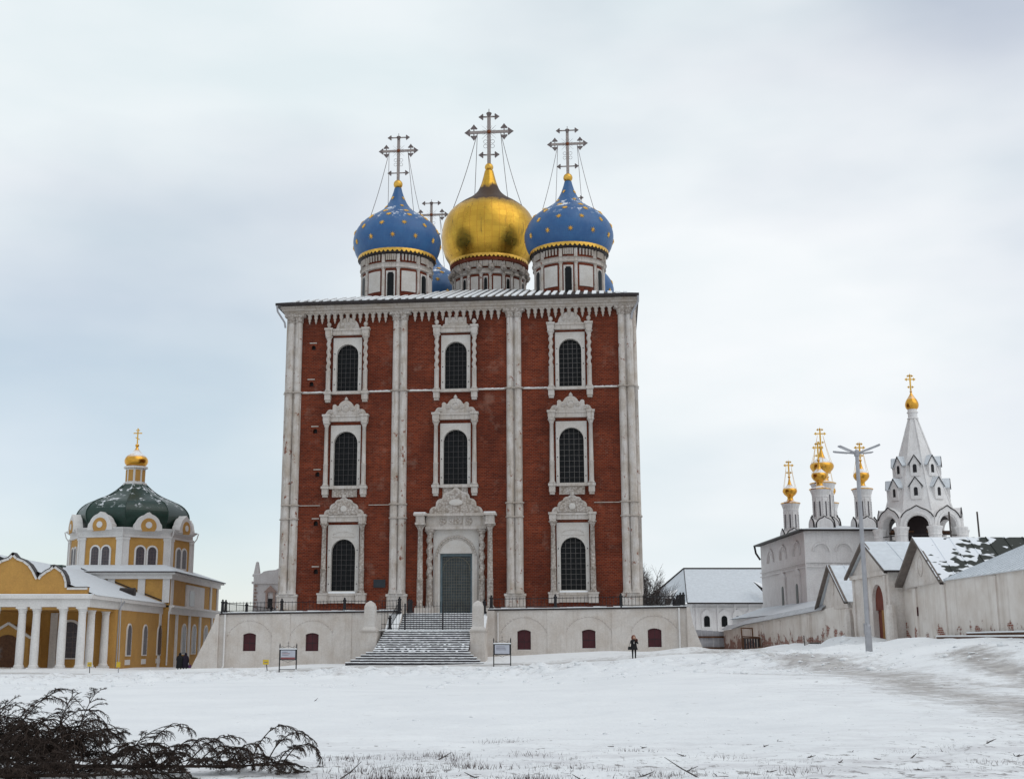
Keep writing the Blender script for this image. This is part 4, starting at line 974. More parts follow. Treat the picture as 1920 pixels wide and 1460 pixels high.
def walker(X, Y, label, mat, hgt, lean, bag):
    T = thing('person', label, 'person', (X, Y, gp(X, Y)), R(0), 'pair of walkers in dark coats'); k = hgt/1.6
    V = [(0,0,.85,.15,.13),(0,lean*.5,1.1,.18,.14),(0,lean,1.28,.16,.12),(0,lean*1.3,1.37,.06),(0,lean*1.6,1.46,.085,.10),(0,lean*1.6,1.54,.08,.09),
         (.10,.05,.78,.09),(.10,.10,.42,.06),(.10,.12,.06,.05),(.10,.24,.04,.04),(-.10,-.05,.78,.09),(-.10,-.08,.42,.06),(-.10,-.12,.06,.05),(-.10,0,.04,.04),
         (.22,lean,1.25,.075),(.29,lean*.6,1.0,.06),(.28,lean+.08,.76,.045),(.28,lean+.09,.70,.035),(-.22,lean,1.25,.075),(-.28,lean*.6,1.0,.06),(-.24,lean+.1,.78,.045),(-.24,lean+.11,.72,.035)]
    V = [tuple([v[0]*k, v[1]*k, v[2]*k]+[r*k for r in v[3:]]) for v in V]
    skin_body('body', V, Ed, T, mat)
    sweep([(0,0,.22*k,.32*k,.27*k),(0,0,.35*k,.31*k,.26*k),(0,.0,.7*k,.28*k,.23*k),(0,lean*.4,.95*k,.26*k,.2*k),(0,lean*.8,1.18*k,.27*k,.19*k),(0,lean,1.32*k,.19*k,.15*k),(0,lean*1.2,1.39*k,.10*k,.1*k)], 14).build('long_coat', mat, T, smooth=True)
    sweep([(0,lean*1.5,1.36*k,.12*k,.12*k),(0,lean*1.5,1.45*k,.125*k,.13*k),(0,lean*1.5,1.55*k,.11*k,.115*k),(0,lean*1.5,1.61*k,.05*k,.05*k)], 12).build('headscarf', mat, T, smooth=True)
    MB().ball((0, lean*1.5+.11*k, 1.47*k), .07*k, 8, 6, 1.2).build('face', SKIN, T, smooth=True)
    if bag:
        sweep([(.42*k,.1,.22*k,.14,.07),(.42*k,.1,.30*k,.15,.08),(.42*k,.1,.50*k,.12,.06)], 8).build('handbag', BAGP, T); MB().path([(.34*k,.1,.50*k),(.36*k,.12,.70*k),(.48*k,.1,.50*k)], .012, 4).build('bag_handle', BAGP, T)
walker(-25.35, 106, 'person in long black coat, left one of the walking pair', COAT, 1.47, .06, False)
walker(-24.9, 106.1, 'person in dark purple coat carrying a purple handbag, right of the walking pair', COATP, 1.47, .08, True)

# ------------------------------------------------------------ yellow church on the left
YC = thing('yellow_church', 'yellow and white church with green faceted dome and small gold cupola', 'church', (-37.2, 122, -.3))
WXs = -31.2; WY0 = 106.5; BX = -30.6; BY0, BY1 = 122.5, 145.0
def WB(): return MB()
def wbuild(m, name, mat, parent=None, **k): return m.build(name, mat, parent if parent is not None else YC, world=True, **k)
wbuild(MB().box(-62, WXs, WY0, BY0+1, -1.2, 4.62), 'nave_wall', YEL)
wbuild(MB().box(-43.8, BX, BY0, BY1, -1.2, 8.0), 'block_wall', YEL)
# entablatures
wbuild(MB().box(-62, -31.15, 99.35, BY0, 4.60, 5.25).box(-62, -30.9, 99.1, BY0, 5.25, 5.55), 'portico_entablature', WHT)
wbuild(MB().box(-31.15, -30.90, 101, BY0, 5.551, 5.60).box(-62, -30.9, 99.1, 99.5, 5.551, 5.61), 'eave_snow', SNOW)
wbuild(MB().box(-43.9, BX+.25, BY0+.01, BY1+.2, 4.62, 5.25).box(-43.9, BX+.5, BY0-.0, BY1+.3, 5.25, 5.45), 'block_band', WHT)
wbuild(MB().box(-44.1, BX+.25, BY0-.3, BY1+.3, 8.0, 8.45).box(-44.3, BX+.6, BY0-.6, BY1+.6, 8.45, 8.62), 'block_cornice', WHT)
wbuild(MB().box(-44.4, BX+.75, BY0-.75, BY1+.75, 8.622, 8.72), 'block_eave', EAVE)
wbuild(MB().add([(-44.4,BY0-.75,8.722),(BX+.75,BY0-.75,8.722),(BX+.75,BY1+.75,8.722),(-44.4,BY1+.75,8.722),(-42,127.5,9.7),(-32.5,127.5,9.7),(-32.5,140,9.7),(-42,140,9.7)],[(0,1,5,4),(1,2,6,5),(2,3,7,6),(3,0,4,7),(4,5,6,7)]), 'block_roof', ROOFS)
# nave roof (gable falling to the right), its dark edge, chimney and vent
wbuild(MB().add([(-30.85,99.9,5.56),(-30.85,BY0-.02,5.56),(-39.5,BY0-.02,8.9),(-39.5,99.9,8.9),(-62,99.9,5.56),(-62,BY0-.02,5.56)],[(0,1,2,3),(3,2,5,4)]), 'nave_roof', ROOFS)
wbuild(MB().add([(-30.7,BY0-.06,5.6),(-30.7,BY0-.01,5.6),(-39.5,BY0-.01,8.98),(-39.5,BY0-.06,8.98),(-30.7,BY0-.06,5.72),(-30.7,BY0-.01,5.72),(-39.5,BY0-.01,9.1),(-39.5,BY0-.06,9.1)],[(0,1,2,3),(4,5,6,7),(0,3,7,4),(1,5,6,2)]), 'roof_flashing', EAVE)
wbuild(MB().box(-36.2,-35.4,104.6,105.4,6.4,7.75).box(-36.35,-35.25,104.45,105.55,7.3,7.45).box(-36.1,-35.5,104.7,105.3,7.75,8.1).box(-36.3,-35.3,104.5,105.5,8.1,8.25), 'chimney', GREEN)
wbuild(MB().prism([(116-.35, 0), (116+.35, 0)]+arcpts(116, .35, .35, 0, 180, 8), -33.6, -32.2, 'x'), 'roof_vent', EAVE).location = (0, 0, 6.15)
# wavy parapet
par = [(0,1043),(12,1037),(20,1046),(34,1051),(45,1059),(54,1071),(60,1082),(62,1085),(66,1079),(76,1071),(84,1067),(91,1060),(99,1065),(108,1071),(114,1080),(118,1092),(119,1102),(157,1102),(157,1119)]
def par_w(px, py): return ((px-900)*99.6/2349, 1.65+(1208-py)*99.6/2349)
pr = [par_w(*p) for p in par]; cx0 = par_w(12, 0)[0]
left = [(2*cx0-u, w) for u, w in pr[2:-1]]; left.reverse()
poly = left+pr[1:]+[(left[0][0], pr[-1][1])]
wbuild(MB().prism(poly, 99.62, 100.1), 'parapet', YEL)
edge = left+pr[1:-1]; b = MB()
for (u0, w0), (u1, w1) in zip(edge[:-1], edge[1:]):
    d = math.hypot(u1-u0, w1-w0)
    if d < .02: continue
    nx, nz = -(w1-w0)/d*.10, (u1-u0)/d*.10
    b.prism([(u0-nx*1.8, w0-nz*1.8), (u1-nx*1.8, w1-nz*1.8), (u1+nx*.1, w1+nz*.1), (u0+nx*.1, w0+nz*.1)], 99.5, 99.62)
wbuild(b, 'parapet_border', WHT)
b = MB()
for (u0, w0), (u1, w1) in zip(edge[:-1], edge[1:]):
    d = math.hypot(u1-u0, w1-w0)
    if d < .02: continue
    nx, nz = -(w1-w0)/d*.10, (u1-u0)/d*.10; b.prism([(u0+nx*.12, w0+nz*.12), (u1+nx*.12, w1+nz*.12), (u1+nx*.6, w1+nz*.6), (u0+nx*.6, w0+nz*.6)], 99.45, 100.3)
wbuild(b, 'parapet_flashing', EAVE)
# portico columns, stylobate
for px, Y in ((-40, 99.7), (-12, 99.7), (38, 99.7), (65, 99.7), (115, 99.7), (151, 99.7), (168, 101.9), (198, 105.8)):
    X = (px-900)*Y/2349 if px != 168 and px != 198 else -31.75
    c = MB().box(X-.42, X+.42, Y-.42, Y+.42, -.35, -.12); c.lathe([(.40, -.12), (.40, 0), (.33, .1), (.33, 1.5), (.29, 4.1), (.33, 4.15), (.30, 4.22), (.42, 4.45)], X, Y, 16); c.box(X-.42, X+.42, Y-.42, Y+.42, 4.45, 4.598); wbuild(c, 'column', WHT, smooth=False)
wbuild(MB().box(-62, -31.2, 99.0, WY0, -1.0, -.34), 'portico_plinth', CHW)
wbuild(MB().box(-62, -31.3, 99.6, WY0, 4.4, 4.59), 'portico_ceiling', YEL)
def arch_win(parent, c, zb, zs, hw, plane, axis, trim=.14, mat=None, name='window'):
    """white trim + dark pane on a wall; axis 'x': wall plane X=plane facing +X ; axis 'y': wall plane Y=plane facing -Y"""
    n = 10; sgn = 1 if axis == 'x' else -1
    pts = [(c-hw-trim, zb-.1), (c+hw+trim, zb-.1), (c+hw+trim, zs)]+arcpts(c, zs, hw+trim, 0, 180, n)[1:-1]+[(c-hw-trim, zs)]
    pin = [(c-hw, zb), (c+hw, zb), (c+hw, zs)]+arcpts(c, zs, hw, 0, 180, n)[1:-1]+[(c-hw, zs)]
    W = MB().prism(pts, plane-.05*sgn, plane+.10*sgn, axis).build(name, WHT, parent, world=True)
    MB().prism(pin, plane+.06*sgn, plane+.115*sgn, axis).build('pane', WGL, W, world=True)
    g = MB()
    for k in (-.33, .33):
        a, b_ = sorted((plane+.115*sgn, plane+.135*sgn))
        if axis == 'x': g.box(a, b_, c+hw*k-.02, c+hw*k+.02, zb, zs+hw*.9)
        else: g.box(c+hw*k-.02, c+hw*k+.02, a, b_, zb, zs+hw*.9)
    for q in range(1, 6):
        z = zb+(zs-zb)*q/5; a, b_ = sorted((plane+.117*sgn, plane+.133*sgn))
        if axis == 'x': g.box(a, b_, c-hw, c+hw, z-.02, z+.02)
        else: g.box(c-hw, c+hw, a, b_, z-.02, z+.02)
    g.build('glazing_bars', SILV, W, world=True)
    return W
WGL = m_simple('stained_window_glass', (.075, .065, .075), .3, var=.35, scale=5)
for px in (240, 270, 297):
    Y = -WXs*2349/(900-px); arch_win(YC, Y, .75, 2.75, .62, WXs, 'x'); wbuild(MB().box(WXs, WXs+.06, Y-.75, Y+.75, -.1, .35), 'window_apron', WHT)
for px in (343, 362, 384):
    Y = -BX*2349/(900-px); arch_win(YC, Y, .75, 2.8, .85, BX, 'x')
for px in (328, 352, 372, 394): Y = -BX*2349/(900-px); wbuild(MB().box(BX, BX+.14, Y-.35, Y+.35, -1, 4.62), 'pilaster', WHT)
for px in (312, 324): Y = -BX*2349/(900-px) if px > 320 else BY0-.02
for Y in (123.2, 141, 144.6): wbuild(MB().box(BX, BX+.12, Y-.4, Y+.4, 5.46, 8.0), 'upper_pilaster', WHT)
for X in (-30.95, -33.4, -36.4, -39.4): wbuild(MB().box(X-.35, X+.35, BY0-.12, BY0, 5.7, 8.0), 'upper_pilaster', WHT)
# upper niche window on the right face
wbuild(MB().box(BX, BX+.14, 129.0, 137.4, 5.5, 7.75), 'niche_surround', WHT); wbuild(MB().box(BX+.1, BX+.16, 130.4, 132.6, 5.6, 7.2), 'niche_window', WGL)
for X in (-38.2-1.0, -34.0): 
    pass
arch_win(YC, -34.9, .55, 2.7, .85, WY0, 'y', .2); wbuild(MB().box(-36.6, -36.0, WY0-.12, WY0, -.34, 4.3), 'wall_pilaster', WHT); wbuild(MB().box(-32.0, -31.6, WY0-.12, WY0, -.34, 4.3), 'wall_pilaster', YEL)
for Y in (WY0+.4, 121.6): wbuild(MB().box(WXs, WXs+.10, Y-.35, Y+.35, -1, 4.6), 'wall_pilaster', WHT if Y > 110 else YEL)
wbuild(MB().path([(-30.6, 107.2, 5.3), (-30.9, 107.2, 4.9), (-31.05, 107.2, 4.5), (-31.05, 107.2, -.2)], .07, 6), 'downpipe', GREYM); wbuild(MB().path([(-30.2, 122.2, 5.4), (-30.5, 122.2, 4.8), (-30.5, 122.2, -.3)], .08, 6), 'downpipe', WHT)
# entrance porch under the portico
wbuild(MB().prism([(-40.5,-.34),(-37.2,-.34),(-37.2,2.2),(-38.9,3.3),(-40.5,2.2)], 103.2, WY0), 'porch_wall', YEL)
wbuild(MB().path([(-37.0, 103.1, 2.2), (-38.9, 103.1, 3.4), (-40.8, 103.1, 2.2)], .14, 4), 'porch_gable', WHT)
wbuild(MB().prism([(-40.1,-.34),(-37.8,-.34),(-37.8,1.3)]+arcpts(-38.95, 1.3, 1.15, 0, 180, 10)[1:]+[(-40.1,-.3)], 103.1, 103.25), 'porch_door', WOOD)
# octagon
OX, OY, OR = -37.8, 133.7, 6.45
ph0 = math.atan2(-OY, -OX)-R(8)      # corner direction
oct_ = lambda r, k: (OX+r*cos(ph0+k*PI/4), OY+r*sin(ph0+k*PI/4))
OCT = wbuild(MB().lathe([(OR, 8.8), (OR, 13.0)], OX, OY, 8, ph=ph0), 'octagon_wall', YEL)
wbuild(MB().lathe([(OR+.02, 12.55), (OR+.18, 12.6), (OR+.18, 12.75), (OR+.04, 12.8), (OR+.04, 13.15), (OR+.5, 13.45), (OR+.55, 13.55), (OR-.2, 13.6)], OX, OY, 8, ph=ph0), 'octagon_cornice', WHT, OCT)
wbuild(MB().lathe([(OR+.02, 8.8), (OR+.12, 8.8), (OR+.12, 9.0), (OR+.02, 9.05)], OX, OY, 8, ph=ph0), 'octagon_plinth', WHT, OCT)
def facet(k):
    a = oct_(OR, k); b = oct_(OR, k+1); c = ((a[0]+b[0])/2, (a[1]+b[1])/2); t = ((b[0]-a[0]), (b[1]-a[1])); L = math.hypot(*t); t = (t[0]/L, t[1]/L); nrm = (t[1], -t[0])
    if (c[0]-OX)*nrm[0]+(c[1]-OY)*nrm[1] < 0: nrm = (-nrm[0], -nrm[1])
    return c, t, nrm, L
def fprism(mb, k, poly, d0, d1, fc=None):
    c, t, nr, L = fc or facet(k); n = len(poly); vs = []
    for d in (d0, d1): vs += [(c[0]+t[0]*u+nr[0]*d, c[1]+t[1]*u+nr[1]*d, w) for u, w in poly]
    return mb.add(vs, [tuple(range(n)), tuple(range(2*n-1, n-1, -1))]+[(i, i+n, (i+1) % n+n, (i+1) % n) for i in range(n)])
for k in range(8):
    for s in (-.62, .62):
        w = wbuild(fprism(MB(), k, [(s-.60, 9.45), (s+.60, 9.45), (s+.60, 11.2)]+arcpts(s, 11.2, .60, 0, 180, 8)[1:-1]+[(s-.60, 11.2)], -.05, .10), 'octagon_window', WHT, OCT)
        wbuild(fprism(MB(), k, [(s-.42, 9.6), (s+.42, 9.6), (s+.42, 11.2)]+arcpts(s, 11.2, .42, 0, 180, 8)[1:-1]+[(s-.42, 11.2)], .05, .12), 'octagon_pane', WGL, OCT)
        g = MB()
        for j in range(5): fprism(g, k, [(s-.42, 9.85+j*.33), (s+.42, 9.85+j*.33), (s+.42, 9.88+j*.33), (s-.42, 9.88+j*.33)], .12, .14)
        for u in (-.15, .15): fprism(g, k, [(s+u-.015, 9.6), (s+u+.015, 9.6), (s+u+.015, 11.5), (s+u-.015, 11.5)], .122, .138)
        wbuild(g, 'octagon_glazing_bars', SILV, OCT)
    kk = wbuild(fprism(MB(), k, [(-1.45, 13.3), (1.45, 13.3), (1.38, 13.9)]+arcpts(0, 13.75, 1.25, 18, 75, 5)+[(.12, 15.12), (0, 15.2), (-.12, 15.12)]+arcpts(0, 13.75, 1.25, 105, 162, 5)+[(-1.38, 13.9)], -.4, .52), 'kokoshnik', WHT, OCT)
    wbuild(fprism(MB(), k, [(-.82, 13.15)]+list(reversed(arcpts(0, 13.7, .85, -35, 215, 12)))[0:0]+arcpts(0, 13.75, .82, -40, 220, 14), .5, .56), 'kokoshnik_field', YEL, OCT)
    wbuild(fprism(MB(), k, arcpts(0, 13.85, .34, 0, 340, 12), .55, .60), 'rosette', WHT, OCT)
    fc = facet(k)
    for s in (-1, 1):
        e = MB(); u = s*(fc[3]/2-.30); fprism(e, k, [(u-.36, 9.06), (u+.36, 9.06), (u+.36, 12.55), (u-.36, 12.55)], -.02, .12); fprism(e, k, [(u-.42, 12.3), (u+.42, 12.3), (u+.42, 12.552), (u-.42, 12.552)], -.02, .18)
        wbuild(e, 'corner_pilaster', WHT, OCT)
    p = oct_(OR+.62, k); wbuild(MB().path([(p[0], p[1], 13.5), (oct_(OR+.45, k)[0], oct_(OR+.45, k)[1], 12.9), (oct_(OR+.16, k)[0], oct_(OR+.16, k)[1], 12.5), (oct_(OR+.16, k)[0], oct_(OR+.16, k)[1], 9.2)], .06, 5), 'drain', WHT, OCT)
DM = wbuild(MB().lathe(smooth_curve([(5.2, 13.5), (5.75, 14.3), (5.98, 15.0), (5.8, 15.75), (5.1, 16.5), (4.0, 17.02), (2.9, 17.5), (2.05, 18.05), (1.55, 18.45), (1.22, 18.78)], 3), OX, OY, 8, ph=ph0), 'green_dome', GREEN)
rb = None
for k in range(8):
    pts = [(*oct_(r+.03, k), z) for r, z in smooth_curve([(5.75, 14.3), (5.98, 15.0), (5.8, 15.75), (5.1, 16.5), (4.0, 17.02), (2.9, 17.5), (2.05, 18.05), (1.22, 18.78)], 3)]
    wbuild(MB().path(pts, .05, 4), 'dome_rib', GREEN, DM)
LN = wbuild(MB().lathe([(1.25, 18.7), (1.25, 18.95), (1.05, 19.0), (1.05, 20.45), (1.3, 20.55), (1.3, 20.75), (.9, 20.8)], OX, OY, 8, ph=ph0), 'lantern', WHT)
for k in range(8):
    a = ph0+(k+.5)*PI/4; c = (OX+1.05*cos(PI/8)*cos(a), OY+1.05*cos(PI/8)*sin(a)); wbuild(fprism(MB(), 0, [(-.27, 19.1), (.27, 19.1), (.27, 20.35), (-.27, 20.35)], -.02, .04, (c, (-sin(a), cos(a)), (cos(a), sin(a)), 1)), 'lantern_panel', YEL, LN)
gd = wbuild(MB().lathe(smooth_curve([(.95, 20.78), (1.2, 21.1), (1.25, 21.5), (1.02, 21.92), (.55, 22.3), (.27, 22.62), (.15, 22.85), (.1, 22.98)], 4), OX, OY, 24), 'gold_cupola', GOLDS, smooth=True)
wbuild(MB().ball((OX, OY, 23.12), .22, 10, 7), 'ball', GOLDS, gd, smooth=True)
def simple_cross(parent, x, y, z0, h, mat, s=1.0):
    m = MB().box(x-.07*s, x+.07*s, y-.05*s, y+.05*s, z0, z0+h).box(x-.26*h, x+.26*h, y-.045*s, y+.045*s, z0+h*.66, z0+h*.66+.13*s).box(x-.12*h, x+.12*h, y-.045*s, y+.045*s, z0+h*.84, z0+h*.84+.11*s)
    m.prism([(x-.13*h, z0+h*.40), (x+.13*h, z0+h*.28), (x+.13*h, z0+h*.28+.12*s), (x-.13*h, z0+h*.40+.12*s)], y-.04*s, y+.04*s)
    return m.build('cross', mat, parent, world=True)
simple_cross(YC, OX, OY, 23.25, 1.8, GOLDP, .9)

# ------------------------------------------------------------ small white palace wing behind the cathedral
T = thing('white_outbuilding', 'small white building with curved gable and obelisk behind the podium left', 'building', (-20.5, 130, 0))
k = 130/2349; cv = lambda px, py: ((px-900)*k, 1.65+(1208-py)*k)
pg = [cv(*p) for p in ((471,1160),(471,1078),(482,1078),(490,1072),(500,1070),(512,1069),(524,1063),(540,1058),(540,1160))]
MB().prism(pg, 130, 131.0).build('gable_wall', CHW, T, world=True); MB().box(pg[0][0], -14, 131.0, 145, -1, 7.2).build('body', CHW, T, world=True)
c = cv(476, 1078); MB().lathe([(.58, c[1]-.2), (.58, c[1]), (.44, c[1]+.1), (.18, c[1]+1.3), (.05, c[1]+1.38)], c[0], 130.4, 4, ph=PI/4).build('obelisk', CHW, T, world=True)
a, b = cv(468, 1095), cv(540, 1091); MB().box(a[0], b[0], 129.85, 130.0, b[1]-.25, b[1]).build('cornice', CHW, T, world=True)
a, b = cv(500, 1141), cv(508, 1123); d = MB().box(a[0], b[0], 129.93, 129.99, a[1], b[1]).build('door', DARK, T, world=True)
PINK = m_plaster('faded_pink_trim', (.46, .33, .29), amt=.3)
a, b = cv(495, 1141), cv(513, 1111); MB().box(a[0], a[0]+.22, 129.82, 129.92, a[1], b[1]).box(b[0]-.22, b[0], 129.82, 129.92, a[1], b[1]).prism([(a[0]-.2, b[1]), (b[0]+.2, b[1]), ((a[0]+b[0])/2, b[1]+.7)], 129.8, 129.92).build('door_surround', PINK, T, world=True)
a = cv(473, 1140); m = MB()
for q in range(7): m.box(a[0], a[0]+.32-.1*(q % 2), 129.9, 129.99, a[1]+q*.36, a[1]+q*.36+.2)
m.build('quoins', PINK, T, world=True)

# ------------------------------------------------------------ monastery wall and its buildings on the right
MW = thing('monastery_wall', 'long whitewashed monastery wall with brick showing at its foot', 'wall', (24.8, 66, 1.6))
WL = [(24.95, 40, 2.0, 5.05), (24.9, 57, 1.9, 5.03), (24.85, 66, 1.85, 5.0), (25.0, 73, 1.7, 4.9), (24.9, 80.2, 1.7, 4.55), (24.3, 88, 1.55, 4.1)]
WL2 = [(24.3, 88, 1.55, 4.05), (23.6, 97, 1.4, 3.72), (23.05, 108, 1.25, 3.35), (22.75, 113, 1.15, 3.0), (22.6, 116, 1.1, 2.95)]
def wall_run(pts, th, name, mat, par):
    m = MB()
    for (x0, y0, b0, t0), (x1, y1, b1, t1) in zip(pts[:-1], pts[1:]):
        m.add([(x0,y0,b0-.6),(x1,y1,b1-.6),(x1,y1,t1),(x0,y0,t0),(x0+th,y0,b0-.6),(x1+th,y1,b1-.6),(x1+th,y1,t1),(x0+th,y0,t0)],[(0,1,2,3),(4,5,6,7),(3,2,6,7),(0,4,7,3),(1,2,6,5)])
    return m.build(name, mat, par, world=True)
wall_run(WL, .8, 'wall_section', MONW, MW); wall_run(WL2, .6, 'wall_section', MONW, MW)
for (x, y, b, t) in ((24.93, 51, 1.95, 5.0), (24.9, 60, 1.9, 5.0), (24.88, 66.6, 1.85, 4.98), (24.95, 71.2, 1.75, 4.9)):
    MB().box(x-.10, x+.1, y-.28, y+.28, b-.6, t-.1).build('wall_rib', MONW, MW, world=True)
for (x, y, b, t) in ((24.0, 91, 1.5, 3.9), (23.5, 98, 1.4, 3.6), (23.25, 103, 1.3, 3.4)): MB().box(x-.10, x+.1, y-.35, y+.35, b-.6, t-.15).build('wall_rib', MONW, MW, world=True)
for seg in (WL2,):           # tin coping with snow on the far wall
    m = MB(); s = MB()
    for (x0, y0, b0, t0), (x1, y1, b1, t1) in zip(seg[:-1], seg[1:]):
        m.add([(x0-.25,y0,t0+.004),(x1-.25,y1,t1+.004),(x1+.3,y1,t1+.45),(x0+.3,y0,t0+.45),(x0+.9,y0,t0+.004),(x1+.9,y1,t1+.004)],[(0,1,2,3),(3,2,5,4)])
    m.build('wall_coping', m_simple('grey_tin_coping', (.40, .41, .43), .5), MW, world=True)
MB().box(24.86, 24.94, 70.9, 71.35, 3.25, 3.75).build('wall_hatch', SHUT, MW, world=True)
BARGE = m_simple('weathered_barge_board', (.15, .125, .11), .8, var=.3)
# shed roofs behind the wall : long lean roof and the near gable
def rib_roof(name, quad, mat, parent, n, rib=.04, snow=True):
    """quad a,b (eave), c,d (ridge over b,a): sheet with standing seams"""
    a, b, c, d = [Vector(p) for p in quad]; nrm = (b-a).cross(d-a).normalized()
    if nrm.z < 0: nrm = -nrm
    R0 = MB().add([a, b, c, d, a-nrm*.06, b-nrm*.06, c-nrm*.06, d-nrm*.06], [(0,1,2,3),(4,5,6,7),(0,1,5,4),(1,2,6,5),(2,3,7,6),(3,0,4,7)]).build(name, mat, parent, world=True)
    for i in range(n+1):
        t = i/n; p = a+(b-a)*t; q = d+(c-d)*t; MB().tube(p+nrm*.02, q+nrm*.02, .028, n=4).build('seam', mat, R0, world=True)
    return R0
SH1 = thing('monastery_shed', 'long low shed with snowy seamed tin roof behind the near wall', 'shed', (26.5, 55, 2))
rib_roof('roof', [(24.7, 40, 5.06), (24.7, 66.1, 5.03), (29.5, 62.5, 7.35), (29.5, 40, 7.35)], ROOFS, SH1, 34)
MB().box(29.4, 33, 40, 66, 2, 7.2).build('back_wall', MON, SH1, world=True)
GB = thing('gabled_shed', 'gabled shed with round medallion and patchy melting snow on dark roof', 'shed', (26, 70, 2))
yA, yB, yM, zr, ze = 73.6, 66.2, 69.9, 7.62, 4.95
MB().prism([(yA, ze-.2), (yB, ze-.2), (yM, zr-.1)], 24.98, 25.4, 'x').build('gable_wall', MON, GB, world=True)
MB().box(25.4, 37, yB+.3, yA-.3, 2, ze).build('body', MON, GB, world=True)
rib_roof('roof', [(24.55, yB, ze), (37, yB, ze), (37, yM, zr), (24.55, yM, zr)], PATCH, GB, 12)
rib_roof('roof', [(24.55, yA+.25, ze-.2), (37, yA+.25, ze-.2), (37, yM, zr), (24.55, yM, zr)], ROOFS, GB, 12)
MB().add([(24.5,yA+.3,ze-.25),(24.5,yM,zr-.0),(24.5,yM,zr-.16),(24.5,yA+.3,ze-.45),(24.95,yA+.3,ze-.25),(24.95,yM,zr-.01),(24.95,yM,zr-.17),(24.95,yA+.3,ze-.45)],[(0,1,2,3),(4,5,6,7),(0,1,5,4),(2,3,7,6)]).add([(24.5,yB-.1,ze-.05),(24.5,yM,zr),(24.5,yM,zr-.12),(24.5,yB-.1,ze-.17),(24.7,yB-.1,ze-.05),(24.7,yM,zr-.01),(24.7,yM,zr-.13),(24.7,yB-.1,ze-.17)],[(0,1,2,3),(4,5,6,7),(0,1,5,4),(2,3,7,6)]).build('barge_board', BARGE, GB, world=True)
d = MB().path([(24.96, 70.2+.42*cos(R(a)), 6.0+.55*sin(R(a))) for a in range(0, 361, 20)], .035, 5).build('medallion', MON, GB, world=True)
MB().add([(24.6, yA, 4.78), (24.6, yB, 4.95), (25.0, yB, 5.02), (25.0, yA, 4.86)], [(0,1,2,3)]).build('ledge_snow', SNOW, GB, world=True)
# gatehouse
GH = thing('gatehouse', 'whitewashed gatehouse with arched gateway and snowy gable roof behind the lamp post', 'gatehouse', (25.5, 77, 1.7))
gx = 24.15; ga, gb, gm = 80.4, 73.3, 76.9
MB().arch(75.55, 1.15, 1.2, 5.9, 1.05, 1.2, 4.2, gx, gx+1.4, axis='x').build('gate_arch', MON, GH, world=True)
MB().box(gx, gx+5, 76.7, ga, 1.2, 6.0).box(gx, gx+5, gb, 74.4, 1.2, 6.0).box(gx+1.4, gx+5, 74.4, 76.7, 5.25, 6.0).build('gate_wall', MON, GH, world=True)
MB().prism([(ga, 6.0), (gb, 6.0), (gm, 7.75)], gx, gx+.4, 'x').build('gable', MON, GH, world=True)
MB().box(gx-.16, gx+.02, gb-.1, ga+.1, 5.72, 5.98).build('cornice', MON, GH, world=True)
for y in (ga-.35, 77.4, gb+.55): MB().box(gx-.10, gx, y-.16, y+.16, 1.2, 5.7).build('pilaster', MON, GH, world=True)
rib_roof('roof', [(gx-.35, gb-.45, 5.95), (gx+9, gb-.45, 5.95), (gx+9, gm, 7.95), (gx-.35, gm, 7.95)], ROOFS, GH, 6)
rib_roof('roof', [(gx-.35, ga+.45, 5.95), (gx+9, ga+.45, 5.95), (gx+9, gm, 7.95), (gx-.35, gm, 7.95)], ROOFS, GH, 6)
for y0 in (gb-.5, ga+.5):
    MB().add([(gx-.4,y0,5.9),(gx-.4,gm,7.97),(gx-.4,gm,7.82),(gx-.4,y0,5.75),(gx-.2,y0,5.9),(gx-.2,gm,7.96),(gx-.2,gm,7.81),(gx-.2,y0,5.75)],[(0,1,2,3),(4,5,6,7),(0,1,5,4),(2,3,7,6)]).build('barge_board', BARGE, GH, world=True)
MB().box(gx-.30, gx+9, gb-.5, gb-.4, 5.82, 5.94).build('eave_board', EAVE, GH, world=True)
RB = m_simple('red_gate_paint', (.13, .030, .018), .7); OW = m_simple('ochre_wood', (.26, .13, .04), .7)
MB().prism([(74.52, 3.7), (76.58, 3.7), (76.58, 4.2)]+arcpts(75.55, 4.2, 1.03, 0, 180, 8)[1:]+[(74.52, 4.2)], gx+.20, gx+.32, 'x').build('gate_lunette', RB, GH, world=True)
MB().box(gx+.22, gx+.30, 74.5, 75.6, 1.2, 3.7).build('gate_leaf', OW, GH, world=True); MB().box(gx+.34, gx+.42, 75.5, 76.6, 1.2, 3.7).build('gate_leaf', RB, GH, world=True)
for y in (72.8, 81.2):
    MB().lathe([(.34, 1.0), (.30, 3.4), (.22, 3.9), (.15, 3.95)], gx-.15, y, 8).build('gate_bollard', MON, GH, world=True)
